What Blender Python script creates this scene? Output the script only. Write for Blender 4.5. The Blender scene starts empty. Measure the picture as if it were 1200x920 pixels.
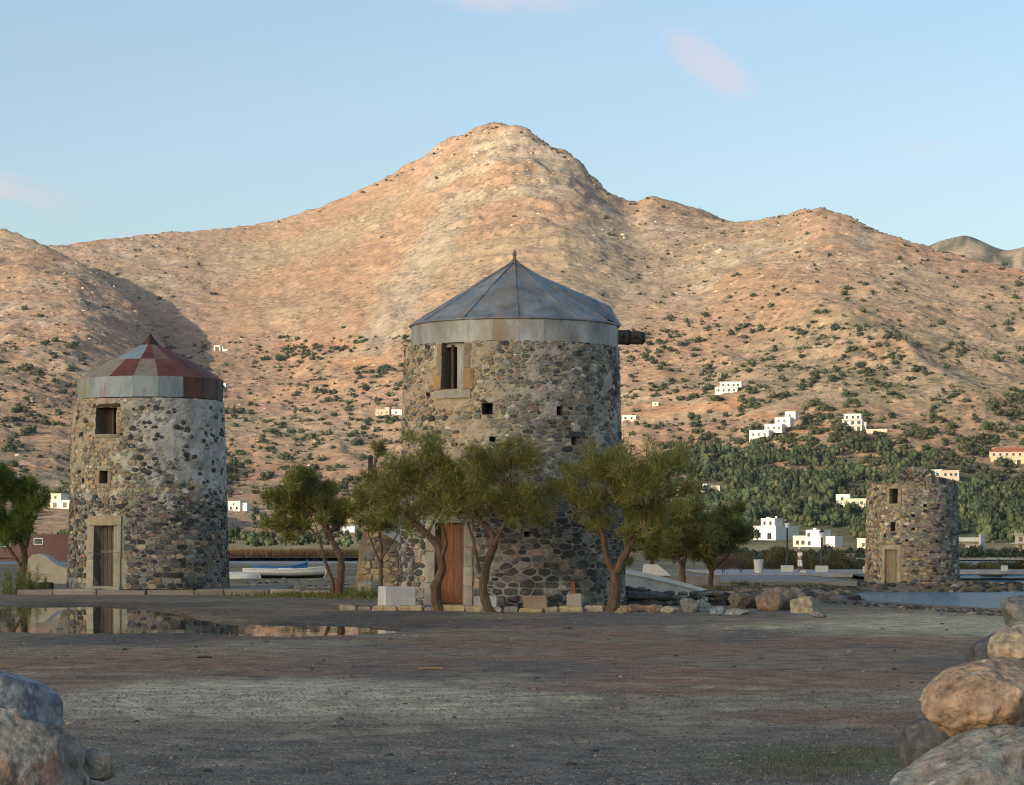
import bpy, math, random
import numpy as np
from mathutils import Vector, Matrix

# ------------------------------------------------------------------ scene, camera, sky, sun
S = bpy.context.scene
COL = S.collection
F, HX, HY, EYE = 3000.0, 600.0, 640.0, 1.5      # focal length in photo pixels, horizon centre, eye height
cam = bpy.data.objects.new('camera', bpy.data.cameras.new('camera'))
COL.objects.link(cam)
cam.location = (0, 0, EYE)
cam.rotation_euler = (math.pi / 2, 0, 0)
cam.data.sensor_width = 36
cam.data.lens = 36 * F / 1200
cam.data.shift_y = (HY - 460) / 1200
cam.data.clip_start = 0.5
cam.data.clip_end = 20000
S.camera = cam

SUN_ELEV, SUN_AZ = math.radians(16), math.radians(227)     # azimuth clockwise from +Y
SUNDIR = Vector((math.sin(SUN_AZ) * math.cos(SUN_ELEV), math.cos(SUN_AZ) * math.cos(SUN_ELEV), math.sin(SUN_ELEV)))
W = bpy.data.worlds.new('World')
S.world = W
W.use_nodes = True
wn, wl = W.node_tree.nodes, W.node_tree.links
bg = wn['Background']
sky = wn.new('ShaderNodeTexSky')
sky.sky_type = 'NISHITA'
sky.sun_disc = False
sky.sun_elevation = SUN_ELEV
sky.sun_rotation = SUN_AZ
sky.altitude = 0
sky.air_density = 1.0
sky.dust_density = 1.7
sky.ozone_density = 1.7
bg.inputs['Strength'].default_value = 0.112
sun = bpy.data.objects.new('sun', bpy.data.lights.new('sun', 'SUN'))
COL.objects.link(sun)
sun.data.energy = 3.35
sun.data.angle = math.radians(0.6)
sun.data.color = (1.0, 0.84, 0.62)
sun.rotation_euler = SUNDIR.to_track_quat('Z', 'Y').to_euler()
S.view_settings.view_transform = 'Standard'
S.view_settings.look = 'None'
S.view_settings.gamma = 1
S.view_settings.exposure = 0.85
S.cycles.use_denoising = True
S.cycles.filter_width = 1.15
S.cycles.max_bounces = 6
S.cycles.diffuse_bounces = 3
S.cycles.glossy_bounces = 3
S.cycles.transparent_max_bounces = 6
S.cycles.volume_bounces = 0

def clouds():
    """thin evening clouds: soft patches of noise given by sky direction"""
    tc = wn.new('ShaderNodeTexCoord')
    sep = wn.new('ShaderNodeSeparateXYZ')
    wl.new(tc.outputs['Generated'], sep.inputs[0])
    def m(op, a, b=None, c=None):
        n = wn.new('ShaderNodeMath'); n.operation = op
        for i, v in enumerate((a, b, c)):
            if v is None: continue
            if isinstance(v, (int, float)): n.inputs[i].default_value = v
            else: wl.new(v, n.inputs[i])
        return n.outputs[0]
    az = m('ARCTAN2', sep.outputs[0], sep.outputs[1])
    el = m('ARCSINE', sep.outputs[2])
    noise = wn.new('ShaderNodeTexNoise')
    noise.inputs['Scale'].default_value = 34
    noise.inputs['Detail'].default_value = 7
    noise.inputs['Roughness'].default_value = 0.6
    mp = wn.new('ShaderNodeMapping')
    mp.inputs['Scale'].default_value = (1, 1, 2.0)
    wl.new(tc.outputs['Generated'], mp.inputs[0])
    wl.new(mp.outputs[0], noise.inputs['Vector'])
    total = None
    spots = [(-0.197, 0.133, 0.036, 0.011, -0.10), (0.076, 0.186, 0.022, 0.011, -0.55), (0.006, 0.215, 0.045, 0.012, 0.0),
             (0.165, 0.152, 0.035, 0.006, -0.1),
             (-0.9, 0.25, 0.12, 0.02, 0.05), (0.8, 0.3, 0.1, 0.02, 0), (2.2, 0.22, 0.13, 0.02, 0), (-2.4, 0.35, 0.1, 0.02, 0.1), (1.5, 0.5, 0.1, 0.03, 0)]
    for a, e, ra, re, tilt in spots:
        da = m('SUBTRACT', az, a); de = m('SUBTRACT', el, e)
        de = m('SUBTRACT', de, m('MULTIPLY', da, tilt))
        d = m('SQRT', m('ADD', m('POWER', m('DIVIDE', da, ra), 2), m('POWER', m('DIVIDE', de, re), 2)))
        g = m('MAXIMUM', m('SUBTRACT', 1.0, d), 0.0)
        if a == 0.165: g = m('MULTIPLY', g, 0.25)
        total = g if total is None else m('MAXIMUM', total, g)
    cover = m('MULTIPLY', total, m('MAXIMUM', m('SUBTRACT', m('MULTIPLY', noise.outputs[0], 3.6), 1.2), 0.0))
    cover = m('MINIMUM', m('MULTIPLY', cover, 1.35), 0.5)
    mix = wn.new('ShaderNodeMix'); mix.data_type = 'RGBA'
    wl.new(cover, mix.inputs[0])
    wl.new(sky.outputs[0], mix.inputs[6])
    mix.inputs[7].default_value = (4.0, 3.6, 3.9, 1)
    wl.new(mix.outputs[2], bg.inputs['Color'])
clouds()

# ------------------------------------------------------------------ helpers
rng = np.random.default_rng(7)
rnd = random.Random(5)
def P(px, py, Y):
    return Vector(((px - HX) / F * Y, Y, EYE - (py - HY) / F * Y))
def srgb(r, g, b):
    f = lambda c: (c / 255 / 12.92) if c / 255 <= 0.04045 else ((c / 255 + 0.055) / 1.055) ** 2.4
    return (f(r), f(g), f(b))
def link(o, parent=None):
    COL.objects.link(o)
    if parent is not None: o.parent = parent
    return o
def tag(o, label=None, cat=None, group=None, kind=None):
    if label: o['label'] = label
    if cat: o['category'] = cat
    if group: o['group'] = group
    if kind: o['kind'] = kind
    return o
def empty(name, loc, rz=0):
    o = bpy.data.objects.new(name, None)
    o.location = loc; o.rotation_euler = (0, 0, rz); o.empty_display_size = 0.3
    return link(o)
def big(name, v, f, mat, parent=None, cols=None, smooth=False, uv=None):
    """one mesh object from numpy arrays; f is (n,3) or (n,4); cols one colour per vertex"""
    v = np.asarray(v, dtype=np.float32); f = np.asarray(f, dtype=np.int32)
    k = f.shape[1]
    me = bpy.data.meshes.new(name)
    me.vertices.add(len(v)); me.vertices.foreach_set('co', v.ravel())
    me.loops.add(f.size); me.loops.foreach_set('vertex_index', f.ravel())
    me.polygons.add(len(f)); me.polygons.foreach_set('loop_start', np.arange(0, f.size, k, dtype=np.int32))
    me.polygons.foreach_set('loop_total', np.full(len(f), k, dtype=np.int32))
    if smooth: me.polygons.foreach_set('use_smooth', np.ones(len(f), dtype=bool))
    setcol(me, cols)
    me.update(calc_edges=True); me.validate()
    if mat: me.materials.append(mat)
    return link(bpy.data.objects.new(name, me), parent)
def setcol(me, cols):
    if cols is None: return
    n = len(me.vertices)
    c = np.ones((n, 4), dtype=np.float32)
    c[:, :3] = np.asarray(cols, dtype=np.float32)[..., :3]
    at = me.color_attributes.new('Col', 'FLOAT_COLOR', 'POINT')
    at.data.foreach_set('color', c.ravel())
class MB:
    """collects boxes, tubes and polygons for ONE mesh object"""
    def __init__(self): self.v, self.f, self.c = [], [], []
    def add(self, v, f, c=(1, 1, 1)):
        n = len(self.v)
        self.v += [tuple(p) for p in v]; self.f += [tuple(i + n for i in q) for q in f]
        self.c += [tuple(c)] * len(v) if not isinstance(c, list) else c
    def box(self, x0, x1, y0, y1, z0, z1, c=(1, 1, 1), bev=0.0, jit=0.0):
        if bev <= 0:
            v = [(x, y, z) for z in (z0, z1) for y in (y0, y1) for x in (x0, x1)]
            f = [(0, 2, 3, 1), (4, 5, 7, 6), (0, 1, 5, 4), (2, 6, 7, 3), (0, 4, 6, 2), (1, 3, 7, 5)]
        else:
            b = bev; v = []; f = []
            for s, (z, ins) in enumerate(((z0, b), (z0 + b, 0), (z1 - b, 0), (z1, b))):
                a0, a1, b0, b1 = x0 + ins, x1 - ins, y0 + ins, y1 - ins
                k = b * 0.7 if ins == 0 else b * 0.5
                v += [(a0 + k, b0, z), (a1 - k, b0, z), (a1, b0 + k, z), (a1, b1 - k, z), (a1 - k, b1, z), (a0 + k, b1, z), (a0, b1 - k, z), (a0, b0 + k, z)]
            for s in range(3):
                for i in range(8):
                    j = (i + 1) % 8
                    f.append((s * 8 + i, s * 8 + j, s * 8 + 8 + j, s * 8 + 8 + i))
            f.append(tuple(range(7, -1, -1))); f.append(tuple(range(24, 32)))
        if jit: v = [tuple(q + rnd.uniform(-jit, jit) for q in p) for p in v]
        self.add(v, f, c); return self
    def tube(self, pts, rad, n=8, c=(1, 1, 1), cap=True):
        pts = [Vector(p) for p in pts]; rings = []
        if isinstance(rad, (int, float)): rad = [rad] * len(pts)
        up = Vector((0.3, 0.9, 0.31))
        for i, p in enumerate(pts):
            d = (pts[min(i + 1, len(pts) - 1)] - pts[max(i - 1, 0)]).normalized()
            a = d.cross(up)
            if a.length < 1e-3: a = d.cross(Vector((1, 0, 0)))
            a.normalize(); b = d.cross(a)
            rings.append([p + (a * math.cos(t) + b * math.sin(t)) * rad[i] for t in [2 * math.pi * k / n for k in range(n)]])
        v = [q for r in rings for q in r]; f = []
        for i in range(len(pts) - 1):
            for k in range(n):
                f.append((i * n + k, i * n + (k + 1) % n, (i + 1) * n + (k + 1) % n, (i + 1) * n + k))
        if cap: f.append(tuple(range(n - 1, -1, -1))); f.append(tuple(range(len(v) - n, len(v))))
        self.add(v, f, c); return self
    def lathe(self, prof, n=16, c=(1, 1, 1), at=(0, 0, 0)):
        v = []; f = []
        for r, z in prof:
            v += [(at[0] + r * math.cos(2 * math.pi * k / n), at[1] + r * math.sin(2 * math.pi * k / n), at[2] + z) for k in range(n)]
        for i in range(len(prof) - 1):
            for k in range(n): f.append((i * n + k, i * n + (k + 1) % n, (i + 1) * n + (k + 1) % n, (i + 1) * n + k))
        f.append(tuple(range(n - 1, -1, -1))); f.append(tuple(range(len(v) - n, len(v))))
        self.add(v, f, c); return self
    def mesh(self, name, mat, smooth=False):
        me = bpy.data.meshes.new(name); me.from_pydata(self.v, [], self.f)
        setcol(me, self.c)
        if smooth: me.polygons.foreach_set('use_smooth', np.ones(len(me.polygons), dtype=bool))
        me.materials.append(mat); me.update(); return me
    def build(self, name, mat, parent=None, smooth=False, loc=None, rz=0):
        o = bpy.data.objects.new(name, self.mesh(name, mat, smooth))
        if loc is not None: o.location = loc
        if rz: o.rotation_euler = (0, 0, rz)
        return link(o, parent)
def copy_tree(o, parent=None):
    c = o.copy(); COL.objects.link(c); c.parent = parent
    for ch in list(o.children): copy_tree(ch, c)
    return c

# numpy gradient-free value noise ------------------------------------------------
def _h(i, j, s):
    n = (i.astype(np.int64) * 374761393 + j.astype(np.int64) * 668265263 + s * 1442695041) & 0x7fffffff
    n = ((n ^ (n >> 13)) * 1274126177) & 0x7fffffff
    n = ((n ^ (n >> 16)) * 668265263) & 0x7fffffff
    return ((n >> 7) & 0xffff) / 65535.0
def vnoise(x, y, s=0):
    x = np.asarray(x, float); y = np.asarray(y, float)
    i = np.floor(x); j = np.floor(y); fx = x - i; fy = y - j
    fx = fx * fx * fx * (fx * (fx * 6 - 15) + 10); fy = fy * fy * fy * (fy * (fy * 6 - 15) + 10)
    a, b, c, d = _h(i, j, s), _h(i + 1, j, s), _h(i, j + 1, s), _h(i + 1, j + 1, s)
    return a + (b - a) * fx + (c - a) * fy + (a - b - c + d) * fx * fy
def fbm(x, y, o=4, s=0, gain=0.5):
    t = 0; a = 1; n = 0
    for k in range(o):
        t = t + a * vnoise(x * 2 ** k + 17.3 * k, y * 2 ** k - 9.1 * k, s + k); n += a; a *= gain
    return t / n
def ridged(x, y, o=4, s=0):
    t = 0; a = 1; n = 0
    for k in range(o):
        t = t + a * (1 - np.abs(2 * vnoise(x * 2 ** k + 5.7 * k, y * 2 ** k + 3.3 * k, s + k) - 1)); n += a; a *= 0.5
    return t / n
def fbm3(p, sc, o=4, s=0, gain=0.55):
    """noise on points in space, (n, 3)"""
    t = 0; a = 1; n = 0
    for k in range(o):
        q = np.asarray(p) * sc * 2 ** k + 13.7 * k + s * 3.1
        i = np.floor(q).astype(np.int64); f = q - i; f = f * f * (3 - 2 * f)
        r = 0
        for dz in (0, 1):
            wz = f[:, 2] if dz else 1 - f[:, 2]
            for dy in (0, 1):
                wy = f[:, 1] if dy else 1 - f[:, 1]
                for dx in (0, 1):
                    r = r + (f[:, 0] if dx else 1 - f[:, 0]) * wy * wz * _h(i[:, 0] + dx + 57 * (i[:, 2] + dz), i[:, 1] + dy + 131 * (i[:, 2] + dz), s + k)
        t = t + a * r; n += a; a *= gain
    return t / n
def sstep(a, b, x):
    t = np.clip((x - a) / (b - a), 0, 1); return t * t * (3 - 2 * t)

# materials --------------------------------------------------------------------
def mat(name, base=(1, 1, 1), rough=0.85, attr=True, var=0.35, scale=6.0, detail=5, bump=0.3, bscale=None, metal=0.0, spec=0.3,
        stains=None, sscale=2.0, sthr=(0.5, 0.65), trans=0.0, stretch=(1, 1, 1), bdist=0.02):
    """vertex colour x base, mottled by noise, with fine relief; optional stain colour with its own noise shape"""
    m = bpy.data.materials.new(name); m.use_nodes = True
    N, L = m.node_tree.nodes, m.node_tree.links
    b = N['Principled BSDF']
    b.inputs['Roughness'].default_value = rough; b.inputs['Metallic'].default_value = metal
    b.inputs['Specular IOR Level'].default_value = spec
    tc = N.new('ShaderNodeTexCoord'); mp = N.new('ShaderNodeMapping'); mp.inputs['Scale'].default_value = stretch
    L.new(tc.outputs['Object'], mp.inputs[0])
    no = N.new('ShaderNodeTexNoise'); no.inputs['Scale'].default_value = scale; no.inputs['Detail'].default_value = detail
    no.inputs['Roughness'].default_value = 0.65
    L.new(mp.outputs[0], no.inputs['Vector'])
    mr = N.new('ShaderNodeMapRange'); mr.inputs['From Min'].default_value = 0.3; mr.inputs['From Max'].default_value = 0.7
    mr.inputs['To Min'].default_value = 1 - var; mr.inputs['To Max'].default_value = 1 + var
    L.new(no.outputs[0], mr.inputs[0])
    def mul(a, bb):
        x = N.new('ShaderNodeMix'); x.data_type = 'RGBA'; x.blend_type = 'MULTIPLY'; x.inputs[0].default_value = 1
        for k, v in ((6, a), (7, bb)):
            if isinstance(v, tuple): x.inputs[k].default_value = v
            else: L.new(v, x.inputs[k])
        return x.outputs[2]
    col = (*base, 1)
    if attr:
        at = N.new('ShaderNodeAttribute'); at.attribute_name = 'Col'
        col = mul(at.outputs[0], col)
    col = mul(col, mr.outputs[0])
    if stains:
        n2 = N.new('ShaderNodeTexNoise'); n2.inputs['Scale'].default_value = sscale; n2.inputs['Detail'].default_value = 6
        n2.inputs['Roughness'].default_value = 0.7
        L.new(mp.outputs[0], n2.inputs['Vector'])
        m2 = N.new('ShaderNodeMapRange'); m2.inputs['From Min'].default_value = sthr[0]; m2.inputs['From Max'].default_value = sthr[1]
        L.new(n2.outputs[0], m2.inputs[0])
        x = N.new('ShaderNodeMix'); x.data_type = 'RGBA'
        L.new(m2.outputs[0], x.inputs[0])
        L.new(col, x.inputs[6]); x.inputs[7].default_value = (*stains, 1)
        col = x.outputs[2]
        if metal > 0:
            mm = N.new('ShaderNodeMath'); mm.operation = 'MULTIPLY_ADD'; mm.inputs[1].default_value = -metal; mm.inputs[2].default_value = metal
            L.new(m2.outputs[0], mm.inputs[0]); L.new(mm.outputs[0], b.inputs['Metallic'])
    L.new(col, b.inputs['Base Color'])
    if bump:
        n3 = N.new('ShaderNodeTexNoise'); n3.inputs['Scale'].default_value = bscale or scale * 3; n3.inputs['Detail'].default_value = 5
        L.new(mp.outputs[0], n3.inputs['Vector'])
        bp = N.new('ShaderNodeBump'); bp.inputs['Strength'].default_value = bump; bp.inputs['Distance'].default_value = bdist
        L.new(n3.outputs[0], bp.inputs['Height']); L.new(bp.outputs[0], b.inputs['Normal'])
    if trans:
        tr = N.new('ShaderNodeBsdfTranslucent'); L.new(col, tr.inputs[0])
        ms = N.new('ShaderNodeMixShader'); ms.inputs[0].default_value = trans
        L.new(b.outputs[0], ms.inputs[1]); L.new(tr.outputs[0], ms.inputs[2])
        L.new(ms.outputs[0], N['Material Output'].inputs[0])
    return m
M = {}
M['stone'] = mat('stone', var=0.42, scale=7, bump=0.6, bscale=20, bdist=0.03, stains=(0.36, 0.31, 0.215), sscale=5, sthr=(0.55, 0.80))
M['mortar'] = mat('mortar', var=0.3, scale=3.5, bump=0.6, bscale=14, bdist=0.04, detail=8)
M['dressed'] = mat('dressed_stone', var=0.25, scale=4, bump=0.4, bscale=18)
M['rock'] = mat('rock', var=0.45, scale=7, bump=0.9, bscale=14, bdist=0.05, detail=9)
M['wood'] = mat('weathered_wood', var=0.35, scale=5, stretch=(6, 6, 0.7), bump=0.4, bscale=8, bdist=0.006)
M['boulder'] = mat('boulder_rock', var=0.55, scale=11, bump=1.0, bscale=24, bdist=0.035, detail=12, stains=(0.46, 0.41, 0.32), sscale=9, sthr=(0.60, 0.72))
M['dark'] = mat('dark_interior', base=(0.05, 0.045, 0.04), attr=False, bump=0)
M['zinc'] = mat('zinc_sheet', var=0.5, scale=1.9, rough=0.5, metal=0.15, spec=0.4, bump=0.12, bscale=3, stains=srgb(150, 128, 100), sscale=1.7, sthr=(0.46, 0.70), stretch=(1, 1, 0.35), detail=7, bdist=0.03)
M['sheet'] = mat('painted_sheet', var=0.4, scale=2.2, rough=0.6, metal=0.1, spec=0.4, bump=0.12, bscale=4, stains=srgb(120, 78, 58), sscale=2.2, sthr=(0.52, 0.72), stretch=(1, 1, 0.3), detail=7, bdist=0.03)
M['white'] = mat('whitewash', base=(0.72, 0.71, 0.66), var=0.12, scale=1.2, bump=0.15, bscale=8)
M['farwall'] = mat('painted_render', var=0.06, scale=0.5, bump=0)
M['glass'] = mat('window_glass', base=(0.03, 0.035, 0.04), attr=False, rough=0.15, spec=0.5, bump=0)
M['metal'] = mat('dark_iron', base=(0.03, 0.035, 0.035), attr=False, rough=0.5, bump=0)
M['bark'] = mat('bark', base=srgb(98, 76, 58), attr=False, var=0.5, scale=7, stretch=(3, 3, 0.6), bump=0.8, bscale=14, bdist=0.03)
M['leaf'] = mat('foliage', var=0.15, scale=2.5, bump=0, trans=0.5, rough=0.7, spec=0.2)
M['farleaf'] = mat('far_foliage', var=0.25, scale=0.3, bump=0, rough=0.8, spec=0.1)
M['paint'] = mat('painted_surface', var=0.12, scale=3, rough=0.5, bump=0.05)
M['concrete'] = mat('concrete', var=0.22, scale=2.2, bump=0.3, bscale=20, detail=8)
# ------------------------------------------------------------------ mountains (heights in world metres, ridge by ridge)
def interp(px, pts):
    a = np.array(pts, float); return np.interp(px, a[:, 0], a[:, 1])
MAIN = [(-300, 300), (-100, 293), (0, 290), (75, 286), (110, 281), (160, 276), (220, 271), (280, 265), (330, 256), (380, 241), (430, 219), (470, 199), (500, 180), (530, 162), (560, 149), (588, 143), (603, 146), (615, 153), (640, 165), (665, 181), (685, 197), (705, 217), (722, 227), (730, 234), (745, 237), (765, 231), (800, 238), (830, 247), (850, 257), (880, 264), (920, 272), (1000, 300), (1200, 340), (1500, 360)]
MAINY = [(-300, 2350), (75, 2500), (330, 2600), (560, 2560), (730, 2290), (850, 2340), (1500, 2400)]
RIGHT = [(300, 560), (500, 440), (600, 370), (700, 305), (760, 268), (800, 259), (830, 258), (850, 259), (870, 259), (890, 256), (920, 251), (940, 244), (960, 243), (980, 247), (1000, 255), (1020, 266), (1050, 276), (1080, 286), (1110, 296), (1140, 303), (1170, 309), (1200, 316), (1300, 330), (1600, 380)]
RIGHTY = [(300, 2400), (750, 2300), (850, 2260), (950, 2120), (1200, 1900), (1600, 1700)]
LEFT = [(-300, 262), (-100, 260), (-40, 262), (0, 267), (30, 277), (60, 290), (90, 306), (110, 319), (140, 341), (165, 363), (185, 390), (205, 425), (225, 465), (250, 520), (290, 600), (350, 700), (700, 760)]
LEFTY = [(-300, 2600), (0, 2330), (110, 2110), (165, 2010), (185, 1970), (300, 1750), (480, 1450), (700, 1300)]
FARR = [(900, 380), (1000, 335), (1050, 312), (1085, 291), (1105, 283), (1130, 278), (1150, 283), (1175, 292), (1185, 293), (1200, 289), (1250, 276), (1400, 270), (1700, 300)]
FARRY = [(900, 4200), (1700, 4200)]
_T = {}
def prof(pts, sig):
    key = (id(pts), sig)
    if key not in _T:
        a = np.array(pts, float); xs = np.arange(-700, 2300, 2.0); v = np.interp(xs, a[:, 0], a[:, 1])
        k = np.exp(-0.5 * (np.arange(-3 * sig, 3 * sig + 1, 2.0) / sig) ** 2); k /= k.sum()
        pad = len(k) // 2
        _T[key] = (xs, np.convolve(np.pad(v, pad, mode='edge'), k, 'same')[pad:-pad] if pad else v)
    return _T[key]
def sm(px, pts, sig):
    xs, v = prof(pts, sig); return np.interp(px, xs, v)
def plain(y): return -0.45 + 0.0115 * np.maximum(0, y - 470)
def body(x, y, crest, depth, y0, p, back=0.55):
    px = HX + F * x / y
    yc = sm(px, depth, 70)
    t = (y - y0) / (yc - y0)
    bl = sstep(0.74, 0.985, t)
    zc = EYE + (HY - (sm(px, crest, 4) * bl + sm(px, crest, 60) * (1 - bl))) / F * yc
    z0 = plain(y0)
    z = z0 + (zc - z0) * np.power(np.clip(t, 0, 1), p)
    z = np.where(t > 1, zc - (y - yc) * back, z)
    z = np.where(t < 0, plain(y) - 2, z)
    return z, t
def terrain(x, y):
    x = np.asarray(x, float); y = np.asarray(y, float)
    zp = plain(y)
    out = zp
    wob = 60 * (fbm(x / 260, y / 260, 3, 40) - 0.5)
    env = 0
    zs = []
    for crest, depth, y0, p, sd in ((MAIN, MAINY, 1080, 1.45, 1), (RIGHT, RIGHTY, 930, 1.35, 2), (LEFT, LEFTY, 860, 1.3, 3)):
        z, t = body(x, y, crest, depth, y0 + wob, p)
        inner = np.clip(np.sin(np.clip(t, 0, 1) * math.pi), 0, 1)
        steep = sstep(0.03, 0.3, t)
        g = (ridged(x / 170 + 0.3 * y / 400, y / 520, 3, 60 + sd) - 0.62) * (24 if sd != 1 else 13) * inner * np.where(t < 1, 1, 0)
        g = g + (fbm(x / 60, y / 60, 4, 80 + sd) - 0.5) * (9 * inner + 2) * steep
        g = g + (fbm(x / 13, y / 13, 3, 90 + sd, 0.6) - 0.5) * 4.2 * steep
        if sd == 1: g = g + (ridged(x / 34, y / 34, 4, 97) - 0.60) * 8 * sstep(.80, .93, t) * (1 - sstep(90, 190, np.abs(HX + F * x / y - 600))) * (1 - sstep(1.0, 1.03, t) * .6)
        fr = np.mod(z / 17 + 1.6 * fbm(x / 120, y / 120, 3, 55 + sd), 1.0)
        pxx = HX + F * x / y
        lw = (0.25 + 1.2 * np.exp(-((pxx - 610) / 120) ** 2) * sstep(.55, .8, t)) if sd == 1 else .55
        g = g + lw * 4.2 * (sstep(0, .22, fr) - fr) * steep * sstep(.42, .56, fbm(x / 50, y / 50, 3, 58 + sd)) * (1 - .6 * sstep(.96, 1.0, t))
        zs.append(z + g)
    def smax(a, b, k):
        h = np.clip(0.5 + 0.5 * (a - b) / k, 0, 1); return b + (a - b) * h + k * h * (1 - h)
    mr = np.where((zs[0] > 60) & (zs[1] > 60), smax(zs[0], zs[1], 22), np.maximum(zs[0], zs[1]))
    out = np.maximum(mr, np.maximum(zs[2], zp + (fbm(x / 40, y / 40, 3, 8) - 0.5) * 1.2 * sstep(480, 700, y)))
    return out
YS = np.concatenate([np.arange(430, 900, 9.0), np.arange(900, 1500, 6.0), np.arange(1500, 2660, 4.8)])
PX = np.concatenate([np.arange(-330, -60, 8.0), np.arange(-60, 1260, 2.6), np.arange(1260, 1531, 8.0)])
TX = (PX[None, :] - HX) / F * YS[:, None]
TY = np.repeat(YS[:, None], len(PX), 1)
TZ = terrain(TX, TY)
def gridfaces(r, c):
    i = (np.arange(r - 1)[:, None] * c + np.arange(c - 1)[None, :]).ravel()
    return np.stack([i, i + 1, i + c + 1, i + c], 1)
TE = (HY - (TZ - EYE) / TY * F)      # where each vertex stands above the horizon, for the colour zones
PXG = np.repeat(PX[None, :], len(YS), 0)
def zone(cx, cy, rx, ry, soft=0.5, n=0.5, seed=0):
    d = np.sqrt(((PXG - cx) / rx) ** 2 + ((TE - cy) / ry) ** 2) + n * (fbm(PXG / 28, TE / 28, 4, seed) - 0.5)
    return 1 - sstep(1 - soft, 1 + soft, d)
def mixc(c, col, w): return c * (1 - w[..., None]) + np.array(col) * w[..., None]
SOIL, ROCK, TALUS, RED, SCRUB, DRY = (0.385, 0.24, 0.15), (0.43, 0.345, 0.25), (0.38, 0.31, 0.225), (0.42, 0.235, 0.135), (0.17, 0.15, 0.095), (0.36, 0.285, 0.185)
c = np.ones(TZ.shape + (3,)) * np.array(SOIL)
big_n = fbm(TX / 160, TY / 160, 4, 21)
c = mixc(c, DRY, 0.6 * sstep(0.45, 0.65, big_n))
# limestone outcrops: the summit, the ridge lines and bands on the right hill
gx, gy = np.gradient(TZ, axis=1) / np.maximum(np.gradient(TX, axis=1), 1e-3), np.gradient(TZ, axis=0) / np.gradient(TY, axis=0)
craggy = sstep(0.50, 0.64, fbm(TX / 45, TY / 45, 5, 30, 0.65))
w = np.maximum.reduce([zone(600, 190, 110, 60, 0.6, 0.8, 1), 0.8 * zone(800, 300, 110, 60, 0.6, 0.8, 2), 0.7 * zone(960, 280, 130, 60, 0.7, 0.8, 3), 0.7 * zone(60, 340, 150, 70, 0.7, 0.8, 4), 0.14 * np.ones_like(TZ)])
c = mixc(c, ROCK, np.clip(w * (0.12 + 1.1 * craggy), 0, 1))
c = mixc(c, (0.22, 0.17, 0.115), np.clip(w, 0, 1) * 0.7 * sstep(0.54, 0.66, fbm(TX / 28, TY / 28, 5, 35, 0.65)))
streak = sstep(0.55, 0.72, fbm((TX + 0.9 * TZ) / 22, (TX - 2.2 * TZ) / 130, 4, 31))
c = mixc(c, (0.46, 0.33, 0.215), 0.5 * streak * zone(420, 290, 240, 110, 0.6, 0.5, 5))
chute = 1 - sstep(14, 34, np.abs(PXG - (545 - (TE - 230) * 0.62)) + 30 * (fbm(PXG / 12, TE / 12, 3, 11) - 0.5))
c = mixc(c, TALUS, 0.8 * chute * sstep(215, 260, TE) * (1 - sstep(390, 430, TE)))
c = mixc(c, (0.33, 0.26, 0.185), 0.7 * zone(700, 330, 60, 90, 0.7, 0.7, 12))
# grey phrygana scrub thickening towards the foot
low = sstep(300, 500, TE + 60 * (big_n - 0.5)) * sstep(760, 900, PXG) + sstep(420, 540, TE) * 0.7 * (1 - sstep(560, 700, PXG))
spk = sstep(0.47, 0.62, fbm(TX / 9, TY / 14, 4, 33, 0.7))
c = mixc(c, SCRUB, np.clip(0.28 * spk + 0.65 * low * (0.35 + 0.65 * spk), 0, 1) * 0.85)
c = mixc(c, (0.13, 0.125, 0.075), 0.6 * zone(1000, 420, 60, 60, 0.7, 0.9, 14) * spk)  # gully shading put into the slope colour, broken up by the scrub speckle
# red cut tracks and terraces
for cx, cy, rx, ry in ((820, 478, 60, 4), (905, 488, 60, 3), (985, 503, 70, 5), (860, 470, 26, 8), (330, 548, 60, 3.5), (420, 428, 40, 9), (370, 405, 60, 5), (300, 560, 50, 4), (840, 552, 40, 4), (1110, 570, 70, 12), (455, 556, 40, 6), (760, 480, 30, 8), (30, 548, 40, 4), (800, 460, 30, 3)):
    c = mixc(c, RED if cy != 570 else (0.34, 0.24, 0.13), 0.85 * zone(cx, cy, rx, ry, 0.4, 0.5, int(cx)))
# fields and dark wood floor on the plain
c = mixc(c, (0.09, 0.10, 0.05), zone(1000, 600, 330, 62, 0.3, 0.3, 17) * sstep(545, 575, TE + 0.08 * (PXG - 900)))
c = mixc(c, (0.24, 0.21, 0.11), 0.8 * sstep(625, 645, TE))
c *= (0.86 + 0.28 * fbm(TX / 6, TY / 6, 3, 50))[..., None]

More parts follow.
